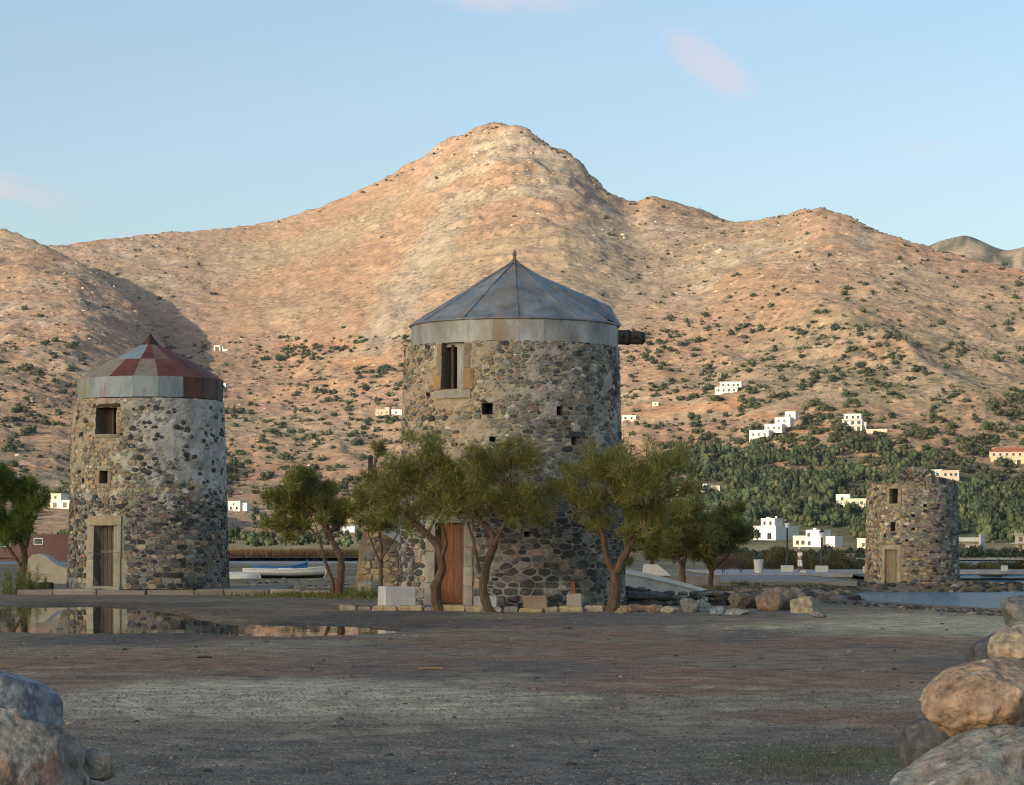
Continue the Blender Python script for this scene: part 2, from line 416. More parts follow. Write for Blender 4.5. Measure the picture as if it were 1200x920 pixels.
def mountain_mat():
    """soil colour from the mesh, with crisp pale stones and dry tufts scattered over it"""
    m = mat('mountain_ground', var=0.30, scale=0.13, detail=10, bump=0.7, bscale=0.2, bdist=2.2, rough=0.95, spec=0.05)
    N, L = m.node_tree.nodes, m.node_tree.links; b = N['Principled BSDF']
    col = b.inputs['Base Color'].links[0].from_socket
    tc = N.new('ShaderNodeTexCoord')
    for sc, size, colr, amt, nsc, thr in ((0.16, 0.34, (0.13, 0.105, 0.062), 0.75, 0.012, (0.42, 0.56)), (0.33, 0.30, (0.17, 0.135, 0.085), 0.6, 0.02, (0.40, 0.6)), (0.27, 0.26, (0.52, 0.43, 0.32), 0.7, 0.016, (0.45, 0.6)), (0.10, 0.22, (0.48, 0.38, 0.27), 0.6, 0.01, (0.45, 0.58))):
        vo = N.new('ShaderNodeTexVoronoi'); vo.inputs['Scale'].default_value = sc; L.new(tc.outputs['Object'], vo.inputs['Vector'])
        mr = N.new('ShaderNodeMapRange'); mr.inputs['From Min'].default_value = size; mr.inputs['From Max'].default_value = size * .72; L.new(vo.outputs['Distance'], mr.inputs[0])
        no = N.new('ShaderNodeTexNoise'); no.inputs['Scale'].default_value = nsc; no.inputs['Detail'].default_value = 4; L.new(tc.outputs['Object'], no.inputs['Vector'])
        m2 = N.new('ShaderNodeMapRange'); m2.inputs['From Min'].default_value = thr[0]; m2.inputs['From Max'].default_value = thr[1]; m2.inputs['To Max'].default_value = amt; L.new(no.outputs[0], m2.inputs[0])
        mu = N.new('ShaderNodeMath'); mu.operation = 'MULTIPLY'; L.new(mr.outputs[0], mu.inputs[0]); L.new(m2.outputs[0], mu.inputs[1])
        x = N.new('ShaderNodeMix'); x.data_type = 'RGBA'; L.new(mu.outputs[0], x.inputs[0]); L.new(col, x.inputs[6]); x.inputs[7].default_value = (*colr, 1)
        col = x.outputs[2]
    L.new(col, b.inputs['Base Color'])
    return m
M['mountain'] = mountain_mat()
tag(big('mountain', np.stack([TX, TY, TZ], -1).reshape(-1, 3), gridfaces(*TZ.shape), M['mountain'], cols=c.reshape(-1, 3), smooth=True), 'bare orange brown mountain with a rocky pale summit', kind='structure')
# far hill behind the right shoulder
fy = np.arange(3000, 4500, 30.0); fp = np.arange(860, 1700, 5.0)
fx = (fp[None] - HX) / F * fy[:, None]; fyy = np.repeat(fy[:, None], len(fp), 1)
fz, ft = body(fx, fyy, FARR, FARRY, 2950, 1.2)
fz = fz + (fbm(fx / 90, fyy / 90, 4, 5) - 0.5) * 16
fc = mixc(np.ones(fz.shape + (3,)) * np.array((0.36, 0.28, 0.19)), (0.10, 0.10, 0.06), sstep(0.47, 0.56, fbm(fx / 26, fyy / 40, 5, 6, .65)))
tag(big('far_hill', np.stack([fx, fyy, fz], -1).reshape(-1, 3), gridfaces(*fz.shape), M['mountain'], cols=fc.reshape(-1, 3), smooth=True), 'distant scrubby hill behind the right shoulder', kind='structure')
# unseen cloud bank added towards the sun to shade the shore, not the mountain
sh = Vector((SUNDIR.x, SUNDIR.y, 0)).normalized(); pp = Vector((sh.y, -sh.x, 0)); pp = pp if pp.y > 0 else -pp
def shade_cloud_bank():
    import bmesh
    bm = bmesh.new(); bmesh.ops.create_icosphere(bm, subdivisions=5, radius=1)
    v = np.array([tuple(q.co) for q in bm.verts]); f = np.array([[q.index for q in fc.verts] for fc in bm.faces]); bm.free()
    r = 1 + .35 * (fbm(v[:, 0] * 2.2 + v[:, 2], v[:, 1] * 2.2 - v[:, 2], 4, 61) - .5)
    v = v * r[:, None] * np.array((900, 350, 60))
    cen = Vector((0, 30, 0)) + SUNDIR * (640 / SUNDIR.z)
    w = np.stack([cen.x + sh.x * v[:, 0] + pp.x * v[:, 1], cen.y + sh.y * v[:, 0] + pp.y * v[:, 1], cen.z + v[:, 2]], 1)
    m = bpy.data.materials.new('cloud'); m.use_nodes = True
    N, L = m.node_tree.nodes, m.node_tree.links
    for n in list(N):
        if n.type != 'OUTPUT_MATERIAL': N.remove(n)
    vol = N.new('ShaderNodeVolumePrincipled'); vol.inputs['Color'].default_value = (.9, .9, .92, 1); vol.inputs['Density'].default_value = SHADE_CLOUD_DENSITY; vol.inputs['Anisotropy'].default_value = .3
    L.new(vol.outputs[0], N['Material Output'].inputs['Volume'])
    tag(big('cloud', w, f, m, smooth=True), 'unseen cloud bank added to shade the shore', 'cloud', kind='stuff')
SHADE_CLOUD_DENSITY = 0.0030
shade_cloud_bank()

def hit(px, py, y0=440, y1=2640):
    """where the sight line through a point of the photograph meets the land"""
    i = int(np.searchsorted(PX, px)) - 1; w = (px - PX[i]) / (PX[i + 1] - PX[i])
    e = TE[:, i] * (1 - w) + TE[:, i + 1] * w
    k = int(np.argmax(e <= py))
    if k == 0: return Vector(((px - HX) / F * YS[0], YS[0], float(TZ[0, i])))
    t = (e[k - 1] - py) / max(1e-6, e[k - 1] - e[k]); y = YS[k - 1] + (YS[k] - YS[k - 1]) * t
    return Vector(((px - HX) / F * y, y, EYE - (py - HY) / F * y))

# ------------------------------------------------------------------ near ground
SEA = -1.0
def pud(px):   # near and far edge (metres from the camera) of the rain puddle
    near = np.interp(px, [-500, 0, 150, 255, 268, 340, 460, 475], [43, 44.6, 44.4, 43.8, 42.6, 42.2, 44.2, 46.4])
    far = np.interp(px, [-500, 0, 110, 170, 205, 240, 262, 320, 400, 460, 475], [69, 66.3, 66, 63, 58, 53.2, 51.8, 51.2, 49.8, 47.3, 46.4])
    return near, far
def inlets(x, y):
    px = HX + F * x / y
    n = 10 * (fbm(x / 6, y / 6, 3, 70) - 0.5)
    a0 = np.interp(px, [990, 1010, 1172, 1300], [126, 118, 92, 80]); a1 = np.interp(px, [990, 1020, 1300], [128, 136, 136])
    A = np.minimum(sstep(-6, 6, y - a0 + n * 0.5), sstep(-4, 4, a1 - y + n * 0.4)) * sstep(990, 1012, px + n)
    B = np.minimum(sstep(-3, 3, y - 157 + n * 0.3), sstep(-3, 3, 184 - y + n * .2)) * sstep(1128, 1150, px + n)
    C_ = np.minimum(sstep(-6, 6, y - 290 + n), sstep(-6, 6, 440 - y + n)) * (1 - sstep(470, 520, px + n))
    return np.maximum(np.maximum(A, B), C_)
def rut(x, y):
    best = 9 + 0 * x
    for a, b, c_ in ((20.5, 0.9, 0.028), (29, -0.45, -0.02), (24.0, 0.35, 0.03)):
        d = (y - (a + b * x + c_ * x * x)) / math.sqrt(1 + b * b)
        best = np.minimum(best, np.abs(np.abs(d) - 0.75))
    return best
def ground(x, y):
    x = np.asarray(x, float); y = np.asarray(y, float)
    px = HX + F * x / np.maximum(y, 5)
    z = -0.45 * sstep(72, 128, y) + 0.0 * x
    z = z + (fbm(x / 2.2, y / 2.2, 4, 1) - 0.5) * 0.05 + (fbm(x / 0.4, y / 0.4, 3, 2) - 0.5) * 0.018
    z = z + (fbm(x / 7, y / 5, 3, 9) - 0.5) * 0.25 * sstep(75, 100, y)
    # wheel ruts curving from the drive by the lagoon towards the near left
    d_ = rut(x, y); z = z - 0.022 * np.exp(-(d_ / 0.16) ** 2) + 0.012 * np.exp(-((d_ - .3) / 0.12) ** 2)
    near, far = pud(px)
    n = (fbm(x / 1.3, y / 2.5, 4, 3) - 0.5) * 2.4
    ins = np.minimum(sstep(-1.0, 0.6, y - near + n * 0.5), sstep(-1.2, 0.6, far - y + n))
    z = z - 0.085 * ins + 0.03 * (1 - ins) * sstep(30, 40, y) * (1 - sstep(70, 76, y))
    # bank above the inlet
    bank = np.interp(px, [940, 1000, 1172, 1400], [66, 63.5, 53.5, 46])
    d = y - bank + 2 * (fbm(x / 1.5, y / 3, 3, 12) - 0.5)
    w = sstep(940, 1040, px + 60 * (fbm(x / 2, y / 3, 3, 15) - 0.5))
    z = z + w * (-0.01 * sstep(-0.5, 1.5, d) - 0.75 * sstep(5, 26, d))
    z = z - 1.0 * inlets(x, y)
    # causeway the small tower stands on
    tx = (1069 - HX) / F * 146
    r = np.sqrt(((x - tx) / 7.5) ** 2 + ((y - 146) / 6.0) ** 2)
    k = 1 - sstep(0.75, 1.2, r + 0.4 * (fbm(x / 2, y / 2, 3, 13) - 0.5))
    z = z * (1 - k) + (-0.62 + 0.16 * (fbm(x / 1.0, y / 1.0, 3, 14) - 0.5)) * k
    return z
def ax(segs):
    a = [np.arange(s, e, d) for s, e, d in segs]; return np.concatenate(a)
gx_ = ax([(-700, -120, 40), (-120, -40, 4), (-40, -16, 0.5), (-16, 16, 0.21), (16, 40, 0.5), (40, 120, 4), (120, 740, 40)])
gy_ = ax([(-600, -20, 40), (-20, 8, 4), (8, 30, 0.24), (30, 75, 0.2), (75, 130, 0.5), (130, 200, 1.0), (200, 475, 5)])
GX, GY = np.meshgrid(gx_, gy_)
GZ = np.where(GY > 5, ground(GX, np.maximum(GY, 5.1)), 0.0)
GPX = HX + F * GX / np.maximum(GY, 5)
GPY = HY + F * 1.5 / np.maximum(GY, 5)
gc = np.ones(GZ.shape + (3,)) * np.array((0.17, 0.132, 0.105))
pn = lambda sx, sy, s, o=4: fbm(GX / sx, GY / sy, o, s)
gc = mixc(gc, (0.22, 0.182, 0.142), 0.8 * sstep(0.46, 0.6, pn(3.5, 4.5, 101)))
gc = mixc(gc, (0.18, 0.105, 0.075), 0.75 * sstep(0.53, 0.62, pn(4.5, 3.2, 102)))
gc = mixc(gc, (0.105, 0.09, 0.085), 0.8 * sstep(0.52, 0.64, pn(3, 5, 103)))
# pale dusty wheel tracks: left of the middle, and the drive by the inlet
def gz(cx, cy, rx, ry, seed, soft=0.5):
    d = np.sqrt(((GPX - cx) / rx) ** 2 + ((GPY - cy) / ry) ** 2) + 0.9 * (fbm(GX / 1.6, GY / 3.0, 4, seed) - 0.5)
    return 1 - sstep(1 - soft, 1 + soft, d)
gc = mixc(gc, (0.36, 0.32, 0.26), 0.95 * gz(330, 822, 330, 24, 104))
gc = mixc(gc, (0.34, 0.30, 0.23), 0.95 * gz(1120, 735, 190, 13, 105))
gc = mixc(gc, (0.19, 0.105, 0.075), 0.8 * gz(900, 803, 260, 11, 106))
gc = mixc(gc, (0.19, 0.11, 0.08), 0.7 * gz(120, 775, 240, 14, 107))
gc = mixc(gc, (0.115, 0.105, 0.10), 0.85 * gz(500, 905, 700, 48, 108))
gc = mixc(gc, (0.07, 0.09, 0.035), 0.7 * gz(960, 890, 120, 16, 109))
gc = mixc(gc, (0.27, 0.235, 0.185), 0.6 * np.exp(-(rut(GX, GY) / 0.3) ** 2) * sstep(.4, .58, pn(1.5, 2.5, 115)))
wet = np.clip(gz(200, 728, 320, 26, 110), 0, 1)
gc *= (1 - 0.35 * wet)[..., None]
beyond = sstep(66, 74, GY)
gc = mixc(gc, (0.155, 0.125, 0.095), beyond)
gc = mixc(gc, (0.11, 0.10, 0.05), 0.8 * beyond * sstep(0.5, 0.6, pn(5, 4, 111)))
gc = mixc(gc, (0.24, 0.205, 0.14), 0.6 * beyond * sstep(0.52, 0.62, pn(8, 9, 112)))
gc = mixc(gc, (0.085, 0.075, 0.06), sstep(0.15, 0.6, inlets(GX, np.maximum(GY, 6))))
gc = mixc(gc, (0.21, 0.15, 0.09), sstep(420, 440, GY))
gc = gc * np.array((1.56, 1.52, 1.22))
M['gravel'] = mat('gravel_ground', var=0.55, scale=2.6, detail=12, bump=1.0, bscale=18, bdist=0.05, rough=0.92, spec=0.2)
tag(big('ground', np.stack([GX, GY, GZ], -1).reshape(-1, 3), gridfaces(*GZ.shape), M['gravel'], cols=gc.reshape(-1, 3), smooth=True), 'dark gravelly parking ground with dusty and reddish patches', kind='structure')

def water_mat(name, col, rough, bump, sx, sy, dist=0.05):
    m = bpy.data.materials.new(name); m.use_nodes = True
    N, L = m.node_tree.nodes, m.node_tree.links; b = N['Principled BSDF']
    b.inputs['Base Color'].default_value = (*col, 1); b.inputs['Roughness'].default_value = rough; b.inputs['IOR'].default_value = 1.33
    tc = N.new('ShaderNodeTexCoord'); mp = N.new('ShaderNodeMapping'); mp.inputs['Scale'].default_value = (sx, sy, 1)
    L.new(tc.outputs['Object'], mp.inputs[0])
    no = N.new('ShaderNodeTexNoise'); no.inputs['Scale'].default_value = 1; no.inputs['Detail'].default_value = 4
    L.new(mp.outputs[0], no.inputs['Vector'])
    bp = N.new('ShaderNodeBump'); bp.inputs['Strength'].default_value = bump; bp.inputs['Distance'].default_value = dist
    L.new(no.outputs[0], bp.inputs['Height']); L.new(bp.outputs[0], b.inputs['Normal'])
    return m
M['sea'] = water_mat('sea_water', (0.10, 0.26, 0.36), 0.15, 1.0, 1.5, 1.1, 1.6)
M['puddle'] = water_mat('puddle_water', (0.025, 0.022, 0.018), 0.015, 0.03, 1.0, 0.5)
m = MB(); m.add([(-420, 84, SEA), (420, 84, SEA), (420, 472, SEA), (-420, 472, SEA)], [(0, 1, 2, 3)])
tag(m.build('sea', M['sea']), 'rippled blue lagoon water', kind='structure')
m = MB(); m.add([(-14, 40, -0.036), (-1.6, 40, -0.036), (-1.6, 71.5, -0.036), (-16, 71.5, -0.036)], [(0, 1, 2, 3)])
tag(m.build('puddle', M['puddle']), 'shallow rain puddle mirroring the towers and mountain', kind='structure')
# ------------------------------------------------------------------ windmills
def clip_half(poly, a, b, c):
    """keep the part of poly where a*x + b*y <= c"""
    out = []
    n = len(poly)
    for i in range(n):
        p, q = poly[i], poly[(i + 1) % n]
        dp, dq = a * p[0] + b * p[1] - c, a * q[0] + b * q[1] - c
        if dp <= 0: out.append(p)
        if dp * dq < 0:
            t = dp / (dp - dq); out.append((p[0] + (q[0] - p[0]) * t, p[1] + (q[1] - p[1]) * t))
    return out
def rubble_cells(x0, x1, z0, z1, sizefn, R, holes=()):
    """irregular rubble masonry: cells of a weighted diagram over courses of uneven stones"""
    seeds = []
    z = z0
    while z < z1:
        w, h = sizefn(0.5 * (x0 + x1), z); ch = h * R.uniform(0.75, 1.3)
        x = x0 + R.uniform(0, w)
        while x < x1:
            w, h = sizefn(x, z)
            k = R.choice((0.55, 0.8, 1.0, 1.0, 1.25, 1.7)); sw = w * k
            if k <= 0.8 and R.random() < 0.5:
                seeds.append((x + sw / 2, z + ch * 0.25, sw * 0.28)); seeds.append((x + sw / 2 + R.uniform(-.03, .03), z + ch * 0.78, sw * 0.28))
            else: seeds.append((x + sw / 2, z + ch / 2 + R.uniform(-0.22, 0.22) * ch, sw * 0.36))
            x += sw
        z += ch
    cell = 0.5; grid = {}
    for i, s in enumerate(seeds): grid.setdefault((int(s[0] // cell), int(s[1] // cell)), []).append(i)
    polys = []
    AN = 1.7     # stones lie flat: stretch the height before measuring
    for i, (x, z, r) in enumerate(seeds):
        poly = [(x - .6, z - .45), (x + .6, z - .45), (x + .6, z + .45), (x - .6, z + .45)]
        gi, gj = int(x // cell), int(z // cell)
        for a in range(gi - 2, gi + 3):
            for b in range(gj - 1, gj + 2):
                for j in grid.get((a, b), ()):
                    if j == i: continue
                    X, Z, Rj = seeds[j]
                    dx, dz = X - x, (Z - z) * AN
                    d2 = dx * dx + dz * dz
                    if d2 < 1e-6 or d2 > 1.2: continue
                    # dx*(px-x) + dz*AN*(pz-z) <= (d2 + r^2 - Rj^2)/2
                    poly = clip_half(poly, dx, dz * AN, (d2 + r * r - Rj * Rj) / 2 + dx * x + dz * AN * z)
                    if len(poly) < 3: break
                if len(poly) < 3: break
            if len(poly) < 3: break
        if len(poly) < 3: continue
        for a, b, cc in ((0, -1, -z0), (0, 1, z1), (-1, 0, -x0), (1, 0, x1)):
            poly = clip_half(poly, a, b, cc) if len(poly) > 2 else poly
        if len(poly) < 3: continue
        cx = sum(p[0] for p in poly) / len(poly); cz = sum(p[1] for p in poly) / len(poly)
        ok = True
        for hx0, hx1, hz0, hz1 in holes:
            if hx0 < cx < hx1 and hz0 < cz < hz1: ok = False; break
            if max(p[0] for p in poly) < hx0 or min(p[0] for p in poly) > hx1 or max(p[1] for p in poly) < hz0 or min(p[1] for p in poly) > hz1: continue
            sep = [(hx0 - cx, (1, 0, hx0)), (cx - hx1, (-1, 0, -hx1)), (hz0 - cz, (0, 1, hz0)), (cz - hz1, (0, -1, -hz1))]
            poly = clip_half(poly, *max(sep)[1])
            if len(poly) < 3: ok = False; break
        if ok and len(poly) >= 3: polys.append(poly)
    return polys
def stone_shape(poly, joint, h, R):
    """rings (s, z, height) of one bulging stone from its cell"""
    cx = sum(p[0] for p in poly) / len(poly); cz = sum(p[1] for p in poly) / len(poly)
    area = abs(sum(poly[i][0] * poly[(i + 1) % len(poly)][1] - poly[(i + 1) % len(poly)][0] * poly[i][1] for i in range(len(poly)))) / 2
    pts = []
    n = len(poly)
    for i in range(n):
        p, q = poly[i], poly[(i + 1) % n]
        L = math.hypot(q[0] - p[0], q[1] - p[1])
        if L < 0.02: continue
        for t in ((0.14, 0.86) if L > 0.07 else (0.5,)):
            pts.append((p[0] + (q[0] - p[0]) * t, p[1] + (q[1] - p[1]) * t))
    if len(pts) < 4 or area < 0.003: return None
    r = math.sqrt(area)
    sh = max(0.45, 1 - 2.0 * joint / r)
    jit = lambda a: R.uniform(-a, a)
    base = [(cx + (x - cx) * sh + jit(.05 * r), cz + (z - cz) * sh + jit(.04 * r)) for x, z in pts]
    rings = [[(x, z, -0.03) for x, z in base],
             [(cx + (x - cx) * .96 + jit(.006), cz + (z - cz) * .96 + jit(.006), h * 0.75 + jit(h * .25)) for x, z in base],
             [(cx + (x - cx) * .86 + jit(.012), cz + (z - cz) * .86 + jit(.01), h + jit(h * .3)) for x, z in base]]
    return cx, cz, area, rings, (cx, cz, h * 1.0 + jit(h * .2))
def stone_mesh_data(rings, top):
    n = len(rings[0]); v = [p for r in rings for p in r] + [top]; f = []
    for k in range(2):
        for i in range(n): f.append((k * n + i, k * n + (i + 1) % n, (k + 1) * n + (i + 1) % n, (k + 1) * n + i))
    for i in range(n): f.append((2 * n + i, 2 * n + (i + 1) % n, 3 * n))
    return v, f
STONES = dict(dark=(0.065, 0.062, 0.058), slate=(0.115, 0.115, 0.105), grey=(0.25, 0.235, 0.195), green=(0.22, 0.21, 0.155), tan=(0.42, 0.335, 0.22), ochre=(0.44, 0.31, 0.165), pale=(0.52, 0.47, 0.37), brown=(0.28, 0.195, 0.135), red=(0.32, 0.19, 0.13))
def pick(R, table):
    t = sum(table.values()); r = R.uniform(0, t)
    for k, w in table.items():
        r -= w
        if r <= 0: break
    b = R.uniform(0.75, 1.25); c = STONES[k]
    return tuple(min(0.75, q * b * R.uniform(0.94, 1.06)) for q in c)

class Mill:
    def __init__(self, label, cx_px, Y, z0, R0, R1, H, seed):
        self.x = (cx_px - HX) / F * Y; self.y = Y; self.z = z0; self.R0, self.R1, self.H = R0, R1, H
        self.root = empty('windmill', (self.x, Y, z0)); tag(self.root, label, 'windmill')
        self.R = random.Random(seed); self.turn = -math.atan2(self.x, Y)
        self.s = 0.5 * (R0 + R1)
        self.Rat = None
    def rad(self, z): return self.R0 + (self.R1 - self.R0) * min(max(z / self.H, -0.2), 1.3)
    def pt(self, s, z, h=0.0):
        """local position on the wall: s metres round from the point that faces the viewer (right is plus), height z, h proud of the wall"""
        th = s / self.s + self.turn; r = self.rad(z) + h
        return (math.sin(th) * r, -math.cos(th) * r, z)
    def holes(self, lst): self.open = lst      # (s, z0, z1, width, depth)
    def wall(self, colfn, plaster=None, ragged=0.0):
        n = 220
        sg = list(np.linspace(-math.pi * self.s, math.pi * self.s, n)); zg = list(np.linspace(0, self.H, 110))
        for s, a, b, w, d in self.open:
            for q in (s - w / 2, s + w / 2): sg.append(q)
            for q in (a, b): zg.append(q)
        def clean(g, keep):
            g = sorted(set(round(q, 5) for q in g)); out = []
            for q in g:
                if out and q - out[-1] < 0.012:
                    if any(abs(q - k) < 1e-4 for k in keep): out[-1] = q
                    continue
                out.append(q)
            return out
        sg = clean(sg, [q for s, a, b, w, d in self.open for q in (s - w / 2, s + w / 2)])
        zg = clean(zg, [q for s, a, b, w, d in self.open for q in (a, b)])
        SG, ZG = np.meshgrid(np.array(sg), np.array(zg))
        hh = (fbm(SG * 3, ZG * 3, 4, 5) - 0.5) * 0.03
        if plaster is not None: hh = hh + plaster(SG, ZG)
        hh[:, 0] = hh[:, -1]
        m = MB()
        v = []; c = []
        for i in range(len(zg)):
            for j in range(len(sg)):
                zz = zg[i]
                if i == len(zg) - 1: zz = zz - ragged * float(vnoise(sg[j] * 2.3, 0.5, 77))
                v.append(self.pt(sg[j], zz, float(hh[i, j])))
        cols = colfn(SG, ZG).reshape(-1, 3)
        f = []
        W_ = len(sg)
        for i in range(len(zg) - 1):
            for j in range(W_ - 1):
                sc, zc = (sg[j] + sg[j + 1]) / 2, (zg[i] + zg[i + 1]) / 2
                if any(abs(sc - s) < w / 2 and a < zc < b for s, a, b, w, d in self.open): continue
                f.append((i * W_ + j, i * W_ + j + 1, (i + 1) * W_ + j + 1, (i + 1) * W_ + j))
        m.add(v, f, [tuple(q) for q in cols])
        for s, a, b, w, d in self.open:       # stone lined reveals going into the wall
            k = 0.03
            o = [self.pt(s - w / 2, a, k), self.pt(s + w / 2, a, k), self.pt(s + w / 2, b, k), self.pt(s - w / 2, b, k)]
            i_ = [self.pt(s - w / 2, a, -d), self.pt(s + w / 2, a, -d), self.pt(s + w / 2, b, -d), self.pt(s - w / 2, b, -d)]
            m.add(o + i_, [(0, 1, 5, 4), (1, 2, 6, 5), (2, 3, 7, 6), (3, 0, 4, 7), (4, 5, 6, 7)], (0.16, 0.13, 0.10))
        # wall top, going inwards
        t0 = len(m.v); zt = self.H
        top = [(len(zg) - 1) * W_ + j for j in range(W_)]
        inner = [tuple(Vector((m.v[q][0] * .78, m.v[q][1] * .78, m.v[q][2] - 0.02))) for q in top]
        m.v += inner; m.c += [(0.22, 0.19, 0.14)] * len(inner)
        m.f += [(top[j], top[j + 1], t0 + j + 1, t0 + j) for j in range(W_ - 1)]
        self.w = m.build('wall', M['mortar'], self.root)
        return self.w
    def stones(self, sizefn, colfn, joint, h, n_single, span=2.1, margin=0.0, hfn=None, zmin=0.0):
        holes = [(s - w / 2 - margin, s + w / 2 + margin, a - margin * .5, b + margin) for s, a, b, w, d in self.open] + getattr(self, 'blocks', [])
        cells = rubble_cells(-span * self.s, span * self.s, zmin, self.H + 0.02, sizefn, self.R, holes)
        made = []
        for poly in cells:
            hk = self.R.uniform(0.6, 1.25) * h
            sh = stone_shape(poly, joint(*poly[0]) if callable(joint) else joint * self.R.choice((.3, .6, .9, 1.2, 1.8, 2.6)), hk, self.R)
            if sh is None: continue
            cx, cz, area, rings, top = sh
            if hfn is not None and not hfn(cx, cz, self.R): continue
            made.append((area * max(0.0, math.cos(cx / self.s)), cx, cz, rings, top))
        made.sort(key=lambda q: -q[0])
        rest = MB()
        for k, (a, cx, cz, rings, top) in enumerate(made):
            v, f = stone_mesh_data(rings, top); col = colfn(cx, cz, self.R)
            pts = [self.pt(*p) for p in v]
            if k < n_single:
                mb = MB(); mb.add(pts, f, col); mb.build('stone', M['stone'], self.w)
            else: rest.add(pts, f, col)
        o = rest.build('small_stones', M['stone'], self.w); tag(o, kind='stuff')
    def block(self, name, s0, s1, za, zb, h=0.05, d=0.3, col=(0.36, 0.33, 0.27), material='dressed', parent=None, jit=0.008):
        """a dressed stone set in the wall, front following the curve"""
        R = self.R; n = 5; v = []; f = []
        for i in range(n):
            s = s0 + (s1 - s0) * i / (n - 1)
            e = 0.012 if i in (0, n - 1) else 0
            for z, q in ((za, -d), (za, h - .012), (za + .012, h), (zb - .012, h), (zb, h - .012), (zb, -d)):
                p = Vector(self.pt(s, z, q - e))
                v.append(tuple(p + Vector((R.uniform(-jit, jit), R.uniform(-jit, jit), R.uniform(-jit, jit)))))
        for i in range(n - 1):
            for k in range(5): f.append((i * 6 + k, (i + 1) * 6 + k, (i + 1) * 6 + k + 1, i * 6 + k + 1))
        f.append((0, 1, 2, 3, 4, 5)); f.append(tuple((n - 1) * 6 + k for k in (5, 4, 3, 2, 1, 0)))
        kf = R.uniform(.88, 1.1); mb = MB(); mb.add(v, f, tuple(q * kf for q in col))
        return mb.build(name, M[material], parent or self.root)
    def slab(self, name, s0, s1, za, zb, h0, h1, col, parent, material='wood'):
        """flat board parallel to the wall between depths h0 < h1 at its middle"""
        sm_ = (s0 + s1) / 2
        a, b = Vector(self.pt(sm_, za, 0)), None
        th = self.door_s / self.s + self.turn
        ex = Vector((math.cos(th), math.sin(th), 0)); er = Vector((math.sin(th), -math.cos(th), 0))
        r = self.rad((za + zb) / 2)
        mb = MB(); v = []
        for z in (za, zb):
            for h in (h0, h1):
                for s in (s0, s1):
                    p = er * (r + h) + ex * (s - self.door_s); v.append((p.x, p.y, z))
        mb.add(v, [(0, 1, 3, 2), (4, 6, 7, 5), (0, 4, 5, 1), (2, 3, 7, 6), (0, 2, 6, 4), (1, 5, 7, 3)], col)
        return mb.build(name, M[material], parent)
    def door(self, s, z0, z1, w, depth, n, col, label, rails=(0.42,), railcol=None):
        self.door_s = s
        t = 0.02
        d = self.slab('door', s - w / 2, s + w / 2, z0, z1, -depth - .05, -depth - .015, tuple(q * .75 for q in col), self.root); d['label'] = label
        for i in range(n):
            a = s - w / 2 + w * i / n + .006; b = s - w / 2 + w * (i + 1) / n - .006
            self.slab('plank', a, b, z0 + .01, z1 - .01 - self.R.uniform(0, .01), -depth - .015, -depth + self.R.uniform(.006, .014), tuple(q * self.R.uniform(.85, 1.15) for q in col), d)
        for q in rails:
            zz = z0 + (z1 - z0) * q
            self.slab('rail', s - w / 2 + .01, s + w / 2 - .01, zz, zz + .085, -depth + .014, -depth + .04, railcol or tuple(k * .9 for k in col), d)
        p = Vector(self.pt(s + w * .38, z0 + (z1 - z0) * .5, -depth + .05)); q = Vector(self.pt(s + w * .38, z0 + (z1 - z0) * .5 + .1, -depth + .05))
        MB().tube([p, q], .014, 6).build('handle', M['metal'], d)
        return d
    def cone(self, cx, cy, segs, rings, mats, colfn, name, start=0.0, hood=None, sides=None):
        """sheet metal cone of separate sheets: rings = [(r, z), ...]"""
        for k in range(len(rings) - 1):
            (ra, za), (rb, zb) = rings[k], rings[k + 1]
            for i in range(segs):
                a0 = start + 2 * math.pi * i / segs; a1 = start + 2 * math.pi * (i + 1) / segs
                if hood and k > 0 and hood(0.5 * (a0 + a1)): continue
                v = []; lift = 0.012 * (k + 1)
                for t in (0.0, 0.5, 1.0):
                    a = a0 - 0.006 + (a1 - a0 + 0.012) * t
                    for r, z, dz in ((ra, za, 0), (rb, zb, 0)):
                        j = self.R.uniform(-.008, .008); rr = (r + j) * (math.cos((a1 - a0) / 2) / math.cos(a - (a0 + a1) / 2))
                        v.append((cx + math.sin(a) * rr, cy - math.cos(a) * rr, z + lift * 0.2 + self.R.uniform(-.004, .004)))
                n = len(v)
                nrm = (Vector(v[2]) - Vector(v[0])).cross(Vector(v[1]) - Vector(v[0])).normalized() if rb > 1e-4 else Vector((0, 0, 1))
                off = nrm * 0.014
                v2 = [tuple(Vector(p) - off) if rb > 1e-4 else (p[0], p[1], p[2] - 0.015) for p in v]
                f = [(0, 2, 3, 1), (2, 4, 5, 3), (n, n + 1, n + 3, n + 2), (n + 2, n + 3, n + 5, n + 4), (0, 1, n + 1, n), (4, n + 4, n + 5, 5), (0, n, n + 2, 2), (2, n + 2, n + 4, 4), (1, 3, n + 3, n + 1), (3, 5, n + 5, n + 3)]
                mb = MB(); mb.add(v + v2, f, colfn(k, i, 0.5 * (a0 + a1)))
                mb.build(name[min(k, len(name) - 1)], mats, self.roof)

